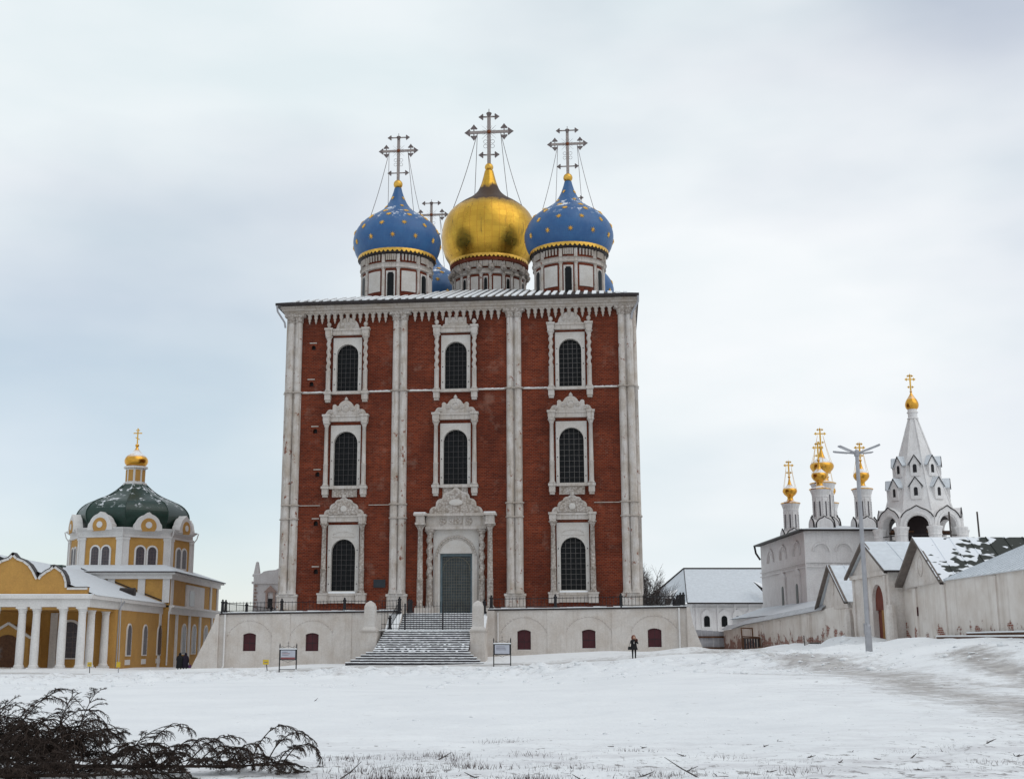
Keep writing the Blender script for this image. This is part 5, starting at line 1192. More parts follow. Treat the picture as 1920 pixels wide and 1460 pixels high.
# far gabled shed
FG = thing('gabled_shed', 'smaller gabled shed with snowy roof left of the gatehouse', 'shed', (25, 85, 2))
yA, yB, yM, zr, ze = 89.2, 82.6, 85.9, 7.05, 4.35
MB().prism([(yA, ze-.3), (yB, ze-.3), (yM, zr-.1)], 24.45, 24.8, 'x').build('gable_wall', MON, FG, world=True); MB().box(24.8, 31, yB+.3, yA-.3, 1.5, ze).build('body', MON, FG, world=True)
rib_roof('roof', [(24.1, yB-.3, ze+.1), (31, yB-.3, ze+.1), (31, yM, zr), (24.1, yM, zr)], ROOFS, FG, 6); rib_roof('roof', [(24.1, yA+.3, ze-.1), (31, yA+.3, ze-.1), (31, yM, zr), (24.1, yM, zr)], ROOFS, FG, 6)
for y0, dz in ((yB-.35, .1), (yA+.35, -.1)):
    MB().add([(24.05,y0,ze+dz),(24.05,yM,zr+.02),(24.05,yM,zr-.14),(24.05,y0,ze-.16+dz),(24.3,y0,ze+dz),(24.3,yM,zr+.01),(24.3,yM,zr-.15),(24.3,y0,ze-.16+dz)],[(0,1,2,3),(4,5,6,7),(0,1,5,4),(2,3,7,6)]).build('barge_board', BARGE, FG, world=True)
MB().path([(24.42, 86.1+.35*cos(R(a)), 5.5+.5*sin(R(a))) for a in range(100, 261, 20)], .035, 5).build('medallion', MON, FG, world=True)
# plank fence panel between podium and wall
PFN = thing('panel_fence', 'grey sheet fence with brown rails between podium corner and monastery wall', 'fence', (20.5, 116, 1))
for q in range(8):
    x = 18.5+q*.52; MB().box(x, x+.50, 116.0+.02*(q % 2), 116.05+.02*(q % 2), .6, 3.1-.035*q).build('sheet', m_simple('grey_sheet', (.34, .34, .36), .6) if q == 0 else MATS['grey_sheet'], PFN, world=True)
for z in (1.35, 2.35): MB().box(18.4, 22.7, 115.88, 115.98, z-.08, z+.08).build('rail', WOOD, PFN, world=True)

# ------------------------------------------------------------ white monastery church with gilded cupolas
MC = thing('white_church', 'white monastery church with five gold onion cupolas on slim drums', 'church', (38.7, 139, 1.3))
cx0, cx1, cy0, cy1, ez = 34.0, 43.6, 128.8, 149.5, 13.3
MB().box(cx0, cx1, cy0, cy1, 0, ez).build('wall', CHW, MC, world=True)
MB().box(cx0-.7, cx1+.5, cy0-.5, cy1+.7, ez, ez+.16).build('eave', EAVE, MC, world=True)
MB().add([(cx0-.7,cy0-.5,ez+.165),(cx1+.5,cy0-.5,ez+.165),(cx1+.5,cy1+.7,ez+.165),(cx0-.7,cy1+.7,ez+.165),(cx0+4,cy0+5,ez+1.0),(cx1-4,cy0+5,ez+1.0),(cx1-4,cy1-5,ez+1.0),(cx0+4,cy1-5,ez+1.0)],[(0,1,5,4),(1,2,6,5),(2,3,7,6),(3,0,4,7),(4,5,6,7)]).build('roof', ROOFS, MC, world=True)
for z in (10.0, 9.55): MB().box(cx0-.15, cx1+.15, cy0-.15, cy1+.15, z, z+.14).build('string_course', CHW, MC, world=True)
m = MB()
for q in range(22): m.box(cx0+.4+q*.42, cx0+.6+q*.42, cy0-.08, cy0+.01, 9.72, 9.92)
m.build('dentils', CHW, MC, world=True)
for q in range(4):
    c = cx0+1.6+q*2.35; MB().path([(u, cy0-.05, w) for u, w in arcpts(c, 11.2, .85, 0, 180, 12)], .12, 5).build('zakomara_arch', CHW, MC, world=True); MB().path([(u, cy0-.03, w) for u, w in arcpts(c, 11.2, .6, 0, 180, 10)], .06, 4).build('zakomara_arch', CHW, MC, world=True)
    if q: MB().box(c-1.25, c-1.05, cy0-.10, cy0, 8.5, 10.0).build('lesene', CHW, MC, world=True)
for q in range(3):
    c = cy0+3.6+q*6.0; MB().path([(cx0-.05, u, w) for u, w in arcpts(c, 11.0, 1.5, 0, 180, 12)], .13, 5).build('zakomara_arch', CHW, MC, world=True); MB().path([(cx0-.03, u, w) for u, w in arcpts(c, 11.0, 1.0, 0, 180, 12)], .08, 5).build('zakomara_arch', CHW, MC, world=True)
for c in (132.5, 138.8):
    W = MB().box(cx0-.16, cx0+.02, c-1.1, c+1.1, 5.6, 8.9).prism([(c-1.3, 8.9), (c+1.3, 8.9), (c+.9, 9.3), (c, 9.75), (c-.9, 9.3)], cx0-.2, cx0+.02, 'x').build('window', CHW, MC, world=True)
    MB().prism([(c-.42, 5.9), (c+.42, 5.9), (c+.42, 7.6)]+arcpts(c, 7.6, .42, 0, 180, 6)[1:], cx0-.20, cx0-.155, 'x').build('pane', GLASS, W, world=True)
MB().path([(cx0-.6, cy1+.5, ez), (cx0-.5, cy1+.4, ez-.8), (cx0-.1, cy1, ez-1.6)], .12, 6).build('downpipe', EAVE, MC, world=True); MB().tube((cx0-.1, cy0-.1, ez-.1), (cx0-.1, cy0-.1, 6), .07, n=6).build('downpipe', CHW, MC, world=True)
def cupola(parent, x, y, zb, zt, r, R0, hz, cz, big=False, kok=True, extra=''):
    D = MB().lathe([(r, zb), (r, zb+.3), (r*.98, zt-.9), (r*1.05, zt-.8), (r*1.05, zt-.6), (r*1.25, zt-.08), (r*1.3, zt)], x, y, 20).build('drum', CHW, parent, smooth=False, world=True)
    for k in range(8):
        a = 2*PI*k/8; xx, yy = x+r*cos(a), y+r*sin(a); m = MB()
        m.lathe([(.045+.045*(q % 2), zb+.7+q*(zt-zb-1.6)/18) for q in range(19)], xx, yy, 6)
        m.build('beaded_shaft', CHW, D, world=True)
        a2 = a+PI/8; xx, yy = x+r*.985*cos(a2), y+r*.985*sin(a2); m = MB(); t = (-sin(a2), cos(a2))
        fprism(m, 0, [(-.07, zb+1.1), (.07, zb+1.1), (.07, zt-1.3), (-.07, zt-1.3)], -.02, .03, ((xx, yy), t, (cos(a2), sin(a2)), 1)); m.build('slit_window', WGL, D, world=True)
    MB().lathe([(r*1.34, zt+.002), (r*1.34, zt+.10), (r*.8, zt+.28)], x, y, 20).build('drum_trim', GOLDS, D, world=True)
    h = hz
    pr = smooth_curve([(r*.75, zt+.25), (R0*.48, zt+h*.14), (R0*.40, zt+h*.26), (R0*.78, zt+h*.36), (R0, zt+h*.47), (R0*.93, zt+h*.57), (R0*.6, zt+h*.66), (R0*.30, zt+h*.75), (R0*.15, zt+h*.9), (R0*.09, zt+h)], 4)
    G_ = MB().lathe(pr, x, y, 24).build('gold_cupola', GOLDS, parent, smooth=True, world=True)
    MB().ball((x, y, zt+h+.12), R0*.19, 10, 6).build('ball', GOLDS, G_, smooth=True, world=True)
    s = R0/1.0*.62; z0 = zt+h+.2
    ch = [(x+sx*.3, y, z0+cz*.6, x+sx*R0*.9, y+sy*.3, zt+h*.52) for sx in (-1, 1) for sy in (-1, 1)]
    cross(parent, x, y, z0, z0+cz, cz*.27, z0+cz*.66, z0+cz*.86, cz*.13, z0+cz*.22, cz*.13, GOLDP, GOLDP, s=.55, chains=ch, crown=True, rich=False, world=True)
    if kok:
        for k in range(4):
            a = PI/2*k; c = (x+cos(a)*r*1.25, y+sin(a)*r*1.25); rr = r*1.05
            fprism(MB(), 0, [(-rr, zb-.8), (rr, zb-.8), (rr, zb+.1)]+[(rr*cos(R(q)), zb+.1+rr*.85*sin(R(q))) for q in (20, 40, 60, 78)]+[(0, zb+rr*1.12)]+[(rr*cos(R(q)), zb+.1+rr*.85*sin(R(q))) for q in (102, 120, 140, 160)]+[(-rr, zb+.1)], -.5, .12, (c, (-sin(a), cos(a)), (cos(a), sin(a)), 1)).build('kokoshnik', CHW, D, world=True)
            e = [(rr, zb-.5), (rr, zb+.1)]+[(rr*cos(R(q)), zb+.1+rr*.85*sin(R(q))) for q in (20, 40, 60, 78)]+[(0, zb+rr*1.14)]+[(rr*cos(R(q)), zb+.1+rr*.85*sin(R(q))) for q in (102, 120, 140, 160)]+[(-rr, zb+.1), (-rr, zb-.5)]
            MB().path([(c[0]-sin(a)*u+cos(a)*.05, c[1]+cos(a)*u+sin(a)*.05, w+.03) for u, w in e], .085, 5).build('kokoshnik_edge', EAVE, D, world=True)
for (x, y) in ((36.75, 132), (36.9, 145.5), (41.3, 132), (41.5, 145.5)): cupola(MC, x, y, 14.0, 18.0, .86, .84, 3.1, 2.0)
cupola(MC, 39.0, 138.8, 14.6, 19.5, 1.10, 1.32, 4.1, 2.3)
# lower annex at its foot
AN = thing('monastery_annex', 'low white annex with snowy roof at the foot of the white church', 'building', (31, 140, 1)); MB().box(30.2, 34, 118, 149, .5, 4.6).build('wall', CHW, AN, world=True)
MB().add([(29.8,117.5,4.62),(29.8,149.4,4.62),(33.98,149.4,6.0),(33.98,117.5,6.0)],[(0,1,2,3)]).add([(29.8,117.5,4.55),(29.8,149.4,4.55),(33.98,149.4,5.93),(33.98,117.5,5.93)],[(0,1,2,3)]).build('roof', ROOFS, AN, world=True)
# ------------------------------------------------------------ bell tower
BELSHADE = m_simple('belfry_shade_dark', (.03, .02, .02), .8)  # dark colour standing in for shade inside the belfry
BT = thing('bell_tower', 'white bell tower with octagonal tent roof, dormers and small gold cupola', 'tower', (43.9, 122, 1.5))
tx, ty, tr = 43.75, 122.0, 4.15; tph = math.atan2(-ty, -tx)-R(4)+PI/8
bt = lambda m, n, mt, p=None, **k: m.build(n, mt, p if p is not None else BT, world=True, **k)
bt(MB().lathe([(tr+.2, 0), (tr+.2, 7.6), (tr+.45, 7.7), (tr+.45, 8.0), (tr, 8.02)], tx, ty, 8, ph=tph), 'base', CHW)
def tface(k):
    a = tph+k*PI/4+PI/8; ap = tr*cos(PI/8); return ((tx+ap*cos(a), ty+ap*sin(a)), (-sin(a), cos(a)), (cos(a), sin(a)), 2*tr*sin(PI/8))
for k in range(8):
    fc = tface(k); L = fc[3]/2
    ow = 1.02; osp = 12.9; n = 10
    ins = [(-ow, 8.0), (-ow, osp)]+[(-ow*cos(PI*i/n), osp+ow*sin(PI*i/n)) for i in range(1, n)]+[(ow, osp), (ow, 8.0)]
    top = lambda u: 13.05+1.55*math.sqrt(max(0, 1-(u/1.62)**2))**.9+(.22*max(0, 1-abs(u)/.3))
    out = [(-L, 8.0), (-L, osp)]+[(-L*cos(PI*i/n), top(-L*cos(PI*i/n))) for i in range(1, n)]+[(L, osp), (L, 8.0)]
    m = MB(); q = len(ins); vs = []
    for d in (0, -.75):
        vs += [(fc[0][0]+fc[1][0]*u+fc[2][0]*d, fc[0][1]+fc[1][1]*u+fc[2][1]*d, w) for u, w in ins]; vs += [(fc[0][0]+fc[1][0]*u+fc[2][0]*d, fc[0][1]+fc[1][1]*u+fc[2][1]*d, w) for u, w in out]
    fs = []
    for i in range(q-1): fs += [(i, i+1, q+i+1, q+i), (i, 2*q+i, 2*q+i+1, i+1), (q+i, q+i+1, 3*q+i+1, 3*q+i), (2*q+i, 2*q+i+1, 3*q+i+1, 3*q+i)]
    m.add(vs, fs); F = bt(m, 'arch_face', CHW)
    bt(MB().path([(fc[0][0]+fc[1][0]*u+fc[2][0]*.05, fc[0][1]+fc[1][1]*u+fc[2][1]*.05, w+.02) for u, w in out[2:-2]], .055, 5), 'arch_edge', EAVE, F)
    bt(MB().path([(fc[0][0]+fc[1][0]*u*1.2+fc[2][0]*.02, fc[0][1]+fc[1][1]*u*1.2+fc[2][1]*.02, osp+(w-osp)*1.2) for u, w in ins[1:-1]], .10, 5), 'arch_moulding', CHW, F)
    a = tph+k*PI/4; c = (tx+(tr-.15)*cos(a), ty+(tr-.15)*sin(a)); P = bt(MB().lathe([(.60, 8.0), (.60, 10.4), (.68, 10.5), (.60, 10.6), (.60, 11.9), (.68, 12.0), (.62, 12.1), (.66, 12.45), (.76, 12.65), (.76, 12.78), (.5, 12.85)], *c, 12), 'pier', CHW)
bt(MB().lathe([(3.5, 14.02), (3.62, 14.0), (3.4, 14.5), (.44, 23.9), (.44, 24.0)], tx, ty, 8, ph=tph), 'tent_roof', CHW)
for k in range(8):
    a = tph+k*PI/4; bt(MB().tube((tx+3.42*cos(a), ty+3.42*sin(a), 14.5), (tx+.47*cos(a), ty+.47*sin(a), 23.9), .07, n=5), 'tent_rib', CHW)
    for zz, w, h in ((15.55, .50, 1.35), (17.9, .42, 1.25)):
        rr = (3.4-(zz-14.5)/(23.9-14.5)*2.96)*cos(PI/8); an = a+PI/8; c = (tx+rr*cos(an), ty+rr*sin(an)); fc = (c, (-sin(an), cos(an)), (cos(an), sin(an)), 1)
        D = bt(fprism(MB(), 0, [(-w, zz), (w, zz), (w, zz+h), (0, zz+h+.75), (-w, zz+h)], -1.2, .12, fc), 'dormer', CHW)
        bt(fprism(MB(), 0, [(-.18, zz+.35), (.18, zz+.35), (.18, zz+1.0)]+arcpts(0, zz+1.0, .18, 0, 180, 6)[1:], .06, .135, fc), 'dormer_opening', DARK, D)
        for s in (-1, 1): bt(fprism(MB(), 0, [(s*(w+.18), zz+h-.16), (0, zz+h+.80), (0, zz+h+.90), (s*(w+.22), zz+h-.06)], -1.2, .2, fc), 'dormer_roof', ROOFS, D)
        for s in (-1, 1): bt(MB().path([(c[0]-sin(an)*u+cos(an)*.2, c[1]+cos(an)*u+sin(an)*.2, w_) for u, w_ in ((s*(w+.2), zz+h-.14), (0, zz+h+.84))], .045, 4), 'dormer_edge', EAVE, D)
bt(MB().lathe([(.44, 23.9), (.58, 23.98), (.46, 24.1), (.46, 24.5), (.58, 24.6), (.46, 24.7), (.46, 24.95)], tx, ty, 12), 'neck', CHW)
gd = bt(MB().lathe(smooth_curve([(.42, 24.9), (.60, 25.1), (.66, 25.45), (.54, 25.85), (.32, 26.2), (.14, 26.5), (.07, 26.7)], 4), tx, ty, 20), 'gold_cupola', GOLDS, smooth=True)
bt(MB().ball((tx, ty, 26.78), .13, 8, 6), 'ball', GOLDS, gd); cross(BT, tx, ty, 26.85, 28.7, .48, 28.05, 28.4, .24, 27.25, .24, GOLDP, GOLDP, s=.5, crown=True, rich=False, world=True)
for bx_, by_, br in ((-.9, -1.2, .5), (.7, -.6, .62), (.2, 1.0, .45)): bt(MB().lathe([(br, 10.2), (br*.9, 10.35), (br*.62, 10.8), (br*.5, 11.2), (.08, 11.35), (.05, 12.6)], tx+bx_, ty+by_, 14), 'bell', m_simple('bronze_bell', (.05, .04, .02), .4, metal=.8) if bx_ < 0 else MATS['bronze_bell'], smooth=True)
bt(MB().lathe([(1.75, 9.0), (1.75, 14.0), (.2, 14.4)], tx-.55, ty+.2, 8, ph=tph), 'belfry_shade_core', BELSHADE); bt(MB().lathe([(3.3, 13.94), (3.3, 13.99)], tx, ty, 8, ph=tph), 'belfry_shade_ceiling', BELSHADE)  # core and ceiling disc added to make the arch openings look dark
for s in (-1, 1): bt(MB().box(tx-3.4, tx+3.4, ty+s*1.2-.1, ty+s*1.2+.1, 12.4, 12.6), 'beam', WOOD); bt(MB().box(tx+s*1.3-.1, tx+s*1.3+.1, ty-3.4, ty+3.4, 11.6, 11.8), 'beam', WOOD)
bt(MB().path([(*[(tx+(tr+.05)*cos(tph+q*PI/4), ty+(tr+.05)*sin(tph+q*PI/4)) for q in range(1)][0], 12.0)]+[(tx+(tr+.05)*cos(tph+q*PI/4), ty+(tr+.05)*sin(tph+q*PI/4), 12.0) for q in range(1, 9)], .06, 4), 'tie_bar', EAVE)
# ------------------------------------------------------------ long house with hipped snowy roof
HH = thing('hipped_house', 'long white house with steep snow covered hipped roof behind the wall', 'building', (36, 180, 0))
rz = 12.5; ezz = 7.4; hx0, hx1, hy0, hy1 = 25.2, 60, 172, 190
MB().box(29.6, hx1, 174, 188, 0, ezz).build('wall', CHW, HH, world=True)
MB().add([(28.8,hy0+1,ezz),(hx1,hy0+1,ezz),(hx1,181,rz),(29.8,181,rz),(24.2,189,7.2)],[(0,1,2,3),(0,3,4)]).build('roof', ROOFS, HH, world=True)
MB().box(28.8, hx1, hy0+.95, hy0+1.05, ezz-.22, ezz-.01).build('eave', EAVE, HH, world=True)
MB().path([(24.0, 189, 7.25), (29.8, 181, rz+.06), (hx1, 181, rz+.06)], .12, 5).build('ridge', EAVE, HH, world=True); MB().tube((29.8, 181, rz+.03), (28.8, hy0+1, ezz), .06, n=5).build('hip_cap', EAVE, HH, world=True)
for px in (1327, 1360, 1386, 1410, 1432):
    X = (px-900)*173.9/2349; W = MB().prism([(X-.75, 3.9), (X+.75, 3.9), (X+.75, 5.9), (X, 6.6), (X-.75, 5.9)], 173.85, 174.0).build('window', CHW, HH, world=True); MB().prism([(X-.4, 4.1), (X+.4, 4.1), (X+.4, 5.2)]+arcpts(X, 5.2, .4, 0, 180, 6)[1:], 173.8, 173.86).build('pane', GLASS, W, world=True)
for X in (30.2, 33.2, 35.6, 37.6, 39.4): MB().box(X-.12, X+.12, 173.86, 174, 2, ezz-.2).build('lesene', CHW, HH, world=True)
MB().box(29.6, 60, 173.84, 174, 6.6, 6.75).build('string_course', CHW, HH, world=True)
for (X, Y, z, s) in ((27.3, 178, 7.0, 1), (39.2, 174.5, 8.0, -1)):       # dormers
    d = MB().add([(X-1.2*s, Y-2.5, z+.2), (X-.5*s, Y-2.5, z+.2), (X+.9*s, Y-.6, z+2.3), (X-1.2*s, Y-2.5, z+1.0), (X-.4*s, Y-2.6, z+1.0)], [(0,1,4,3),(1,2,4),(3,4,2),(0,3,2)]).build('dormer', EAVE, HH, world=True)
    MB().add([(X-1.35*s, Y-2.7, z+1.05), (X-.35*s, Y-2.75, z+1.0), (X+1.0*s, Y-.6, z+2.42), (X-.2*s, Y-.2, z+2.1)], [(0,1,2,3)]).build('dormer_snow', SNOW, HH, world=True)
# ------------------------------------------------------------ bare trees
GBARK = m_simple('frosted_grey_bark', (.13, .112, .105), .9, var=.3)
def bare_tree(X, Y, z, h, label, seed, spread=.5, name='bare_tree', depth=6):
    T = thing(name, label, 'tree' if name == 'bare_tree' else 'bush', (X, Y, z)); rs = random.Random(seed); tr_ = MB(); cr = MB()
    def grow(p, d, L, r, lv):
        n = 3; q = Vector(p)
        for i in range(n):
            d2 = (d+Vector((rs.uniform(-1,1), rs.uniform(-1,1), rs.uniform(-.3,.5)))*.16).normalized(); q2 = q+d2*L/n; (tr_ if lv == 0 else cr).tube(q, q2, r*(1-.3*i/n), r*(1-.3*(i+1)/n), 5 if lv < 2 else 3); q = q2; d = d2
            if lv < depth and (i > 0 or lv > 0):
                for k in range(1 if lv > 3 else 2):
                    a = rs.uniform(0, 2*PI); ax = d.orthogonal().normalized(); ax.rotate(Matrix.Rotation(a, 3, d)); nd = d.copy(); nd.rotate(Matrix.Rotation(rs.uniform(.35, .95)*(.6+spread), 3, ax)); nd.z += .12; grow(q, nd.normalized(), L*rs.uniform(.55, .75), r*.55, lv+1)
        if lv < depth: grow(q, d, L*.7, r*.62, lv+1)
    grow((0, 0, 0), Vector((0, 0, 1)), h*.30, h*.0125, 0); tr_.build('trunk', GBARK, T); cr.build('crown', GBARK, T)
bare_tree(20.3, 150, -.5, 14.5, 'bare leafless tree behind the right corner of the cathedral', 4, .5, depth=5)
bare_tree(-25.4, 128, 1.5, 4.0, 'bare twiggy bush behind the railing left of the cathedral', 8, .6, 'bare_bush', 5)
bare_tree(-37.9, 97.6, -.2, 2.6, 'dark bush beside the yellow church columns at the far left', 12, .5, 'bare_bush', 5)
# ------------------------------------------------------------ lamp post
LP = thing('street_lamp', 'tall grey steel lamp post with four spread LED arms in the snow', 'street lamp', (18.0, 58, gp(18, 58)-.15)); H = 9.45
MB().lathe([(.16, 0), (.15, 1.35), (.13, 1.42), (.115, 1.45), (.085, H)], n=14).build('pole', GREYM, LP, smooth=False); MB().lathe([(.13, H-.12), (.13, H+.12), (.04, H+.2)], n=12).build('hub', GREYM, LP)
MB().box(-.16, -.10, -.1, .1, 1.0, 1.5).build('service_hatch', GREYM, LP)
for ang, rise, L in ((205, .28, 1.0), (160, .14, 1.0), (25, .14, .85), (335, .34, 1.05)):
    a = R(ang); d = Vector((cos(a), sin(a), rise)).normalized(); s = Vector((-sin(a), cos(a), 0)); n_ = d.cross(s); p0 = Vector((0, 0, H))+d*.10; p1 = p0+d*L; vs = []
    for p, w in ((p0, .075), (p1, .10)):
        for u, v in ((-w, -.03), (w, -.03), (w, .03), (-w, .03)): vs.append(p+s*u+n_*v)
    A_ = MB().add(vs, [(0,1,2,3),(4,5,6,7),(0,1,5,4),(1,2,6,5),(2,3,7,6),(3,0,4,7)]).build('lamp_arm', GREYM, LP); vs2 = []
    for p in (p0+d*.35, p1-d*.06):
        for u, v in ((-.075, .031), (.075, .031), (.075, .05), (-.075, .05)): vs2.append(p+s*u-n_*v if n_.z > 0 else p+s*u+n_*v)
    MB().add(vs2, [(0,1,2,3),(4,5,6,7),(0,1,5,4),(1,2,6,5),(2,3,7,6),(3,0,4,7)]).build('led_panel', m_simple('led_diffuser', (.55, .55, .57), .3) if 'led_diffuser' not in MATS else MATS['led_diffuser'], A_)
for X, Y, lbl in ((28.4, 74, 'thin bare pole rising behind the patchy shed roof, left one'), (30.1, 74, 'thin bare pole rising behind the patchy shed roof, right one')):
    P = thing('pole', lbl, 'pole', (X, Y, 2), 0, 'poles behind the shed'); MB().tube((0,0,0), (-.1,0,7.5), .06, .05, 6).build('shaft', BARK, P)
# ------------------------------------------------------------ debris by the far wall
X, Y = 22.15, 103.0; z = gp(X, Y)
T = thing('wooden_frame', 'dark broken wooden crate frame leaning against the monastery wall', 'crate', (X, Y, z))
for a, b in (((-.55,0,0),(-.6,.1,1.75)), ((.35,0,0),(.3,.1,1.75)), ((-.62,.1,1.72),(.35,.1,1.72)), ((-.6,.05,1.05),(.8,.05,.98)), ((.8,-.1,0),(.8,.0,1.0)), ((-.55,-.3,.9),(.8,-.3,.9)), ((-.55,-.3,0),(-.55,-.3,.95)), ((.8,-.35,0),(.8,-.35,.95))): MB().tube(a, b, .07, n=4).build('timber', WOOD, T)
for q in range(6): MB().box(-.5+q*.22, -.34+q*.22, -.36, -.32, .05, .9).build('slat', STEP, T)
rs = random.Random(9)
for q, (x_, y_, L, ang) in enumerate(((22.6, 98.5, 1.8, 80), (22.9, 94.5, 2.2, 95), (23.3, 91.0, 1.6, 70), (22.2, 100.8, 1.2, 20), (23.5, 88.8, 2.4, 100))):
    lbl = ['maroon plank lying by the wall beside the broken crate frame', 'long snowy board lying on the ground along the wall foot', 'short board leaning low near the reddish wall stain', 'splintered plank lying at the foot of the broken crate frame', 'long pale board at the wall foot nearest the snow heap'][q]
    o = MB().box(-L/2, L/2, -.12, .12, 0, .10).build('plank', WOOD if q in (0, 3) else BARK); tag(o, lbl, 'plank', 'boards lying along the wall'); o.location = (x_, y_, gp(x_, y_)+.02); o.rotation_euler = (rs.uniform(-.1, .1), rs.uniform(-.12, .12), R(ang))
X, Y = 21.9, 84.5; T = thing('stake_sign', 'small dark stake with a tiny pale frame at the snow edge below the far gable', 'sign', (X, Y, gp(X, Y)-.1), 0); MB().tube((0,0,0), (-.03,0,.75), .035, n=5).build('stake', BARK, T); MB().box(.04, .24, -.02, .02, .12, .36).build('plate', PALE, T)
# timber beams along the near wall foot
for q, (a, b, lbl) in enumerate((((24.35, 66.5), (24.3, 46), 'long snow capped timber beam along the foot of the near wall'), ((24.62, 63.0), (24.6, 46), 'upper snow capped timber beam resting against the near wall'))):
    za, zb = gp(*a)+.05+.22*q, gp(*b)+.12+.25*q; T = thing('timber_beam', lbl, 'beam', (a[0], a[1], za)); v = Vector((b[0]-a[0], b[1]-a[1], zb-za)); MB().add([(-.09,0,0),(.09,0,0),(.09,0,.16),(-.09,0,.16),(v.x-.09,v.y,v.z),(v.x+.09,v.y,v.z),(v.x+.09,v.y,v.z+.16),(v.x-.09,v.y,v.z+.16)],[(0,1,2,3),(4,5,6,7),(0,1,5,4),(1,2,6,5),(2,3,7,6),(3,0,4,7)]).build('beam', WOOD, T)
    MB().add([(-.12,0,.165),(.1,0,.165),(.1,0,.24),(-.12,0,.24),(v.x-.12,v.y,v.z+.165),(v.x+.1,v.y,v.z+.165),(v.x+.1,v.y,v.z+.24),(v.x-.12,v.y,v.z+.24)],[(0,1,2,3),(4,5,6,7),(0,1,5,4),(1,2,6,5),(2,3,7,6),(3,0,4,7)]).build('beam_snow', SNOW, T)
# ------------------------------------------------------------ felled firs in the foreground
def fir_branch(mb, p, d, L, r, rs, droop, lv=0):
    n = 7; q = Vector(p); d = Vector(d).normalized(); pts = [q.copy()]
    for i in range(n):
        d = (d+Vector((rs.uniform(-.10, .10), rs.uniform(-.10, .10), -droop*(i+1)/n))).normalized(); q = q+d*L/n
        g = gp_fast(q.x, q.y)
        if q.z < g+.02: q.z = g+.02+.02*rs.random(); d.z = abs(d.z)*.2
        pts.append(q.copy())
        if lv < 2 and i > 0:
            for s in (-1, 1):
                if rs.random() < (.85 if lv == 0 else .7):
                    side = d.cross(Vector((0, 0, 1)));
                    if side.length < .1: side = Vector((1, 0, 0))
                    side.normalize(); nd = d*.75+side*s*rs.uniform(.45, .95)+Vector((0, 0, rs.uniform(-.35, .25))); fir_branch(mb, q, nd, L*(.42 if lv == 0 else .5)*(1-.55*i/n)*rs.uniform(.7, 1.2), r*.62, rs, droop*.8, lv+1)
    mb.path(pts, r, 3, r*.45)
    if lv >= 1:                                        # needles
        for a, b in zip(pts[:-1], pts[1:]):
            v = b-a; m_ = max(2, int(v.length/.022))
            for k in range(m_):
                c = a+v*(k+rs.random())/m_; o = v.normalized().orthogonal(); o.rotate(Matrix.Rotation(rs.uniform(0, 6.28), 3, v.normalized())); e = c+(o+v.normalized()*.9).normalized()*rs.uniform(.014, .026); w = v.cross(o).normalized()*.0022
                mb.add([c+w, c-w, e], [(0, 1, 2)])
def gp_fast(x, y): return 0.02
def felled_fir(label, base, tip, nbr, Lb, seed, up, group, arch=False):
    rs = random.Random(seed); T = thing('felled_fir', label, 'tree', base, 0, group); O = Vector(base); b = Vector(tip)-O; MB().path([Vector((0, 0, .05)), b*.35+Vector((0, 0, .10)), b*.7+Vector((0, 0, .06)), b+Vector((0, 0, .05))], .035, 7, .008).build('trunk', STEM, T)
    for i in range(nbr):
        t = .04+.94*(i+rs.random()*.6)/nbr; p = Vector((b.x*t, b.y*t, b.z*t+.07)); L = Lb(t)*rs.uniform(.75, 1.15); a = rs.uniform(-1, 1); ax = b.normalized(); side = ax.cross(Vector((0, 0, 1))).normalized()
        el = rs.uniform(.0, 1.0)**.8; d = ax*rs.uniform(.35, .8)+side*a*1.0+Vector((0, 0, el*up)); m = MB(); dr = rs.uniform(.10, .42)
        if arch and i % 3 == 0: d = ax*.7+side*a*.35+Vector((0, 0, rs.uniform(1.0, 1.9))); L *= 1.25; dr = rs.uniform(.45, .75)
        fir_branch(m, p, d, L, .011, rs, dr); m.build('branch', FIR, T)
felled_fir('felled fir lying along the snow, its tip pointing right', (-6.6, 16.2, .0), (-2.45, 16.9, .05), 52, lambda t: .92-.38*t, 5, 1.0, 'felled firs in the foreground', True)
felled_fir('bushy felled fir heaped up at the lower left corner', (-7.3, 17.2, .0), (-5.3, 16.6, .15), 48, lambda t: 1.15-.35*t, 11, 1.45, 'felled firs in the foreground', True)
felled_fir('felled fir in front with its trunk cut by the lower left frame edge', (-7.4, 14.9, .0), (-3.6, 15.9, .05), 50, lambda t: .75-.35*t, 21, .9, 'felled firs in the foreground')
# ------------------------------------------------------------ twigs and dry grass in the snow
rs = random.Random(17)
TW = [(640,1441,.6),(1280,1408,.25),(1303,1446,.8),(1187,1440,.4),(1150,1392,.22),(1195,1395,.2),(1497,1412,.3),(1445,1386,.25),(1420,1396,.2),(1556,1420,.2),(1690,1412,.25),(1760,1402,.35),(1830,1392,.4),(1325,1440,.35),(1350,1450,.4),(1417,1434,.35),(1590,1405,.2),(1640,1415,.2),(1100,1448,.4),(1060,1430,.3),(870,1440,.3),(900,1446,.35),(820,1415,.4),(1010,1400,.25),(420,1301,.5),(590,1312,.3),(1720,1430,.3),(1880,1410,.3),(1540,1455,.3),(960,1452,.3)]
REF = [(300, 'felled firs'), (540, 'left notice board'), (740, 'snowy stairs'), (860, 'church doorway'), (940, 'right notice board'), (1090, 'middle right shutter'), (1190, 'person in black'), (1300, 'right podium corner'), (1420, 'broken crate frame'), (1560, 'far gabled shed'), (1628, 'lamp post'), (1740, 'near gabled shed'), (1900, 'right picture edge')]
ORD = ['nearest', 'second nearest', 'third nearest', 'fourth nearest', 'fifth nearest', 'sixth nearest']
by = {}
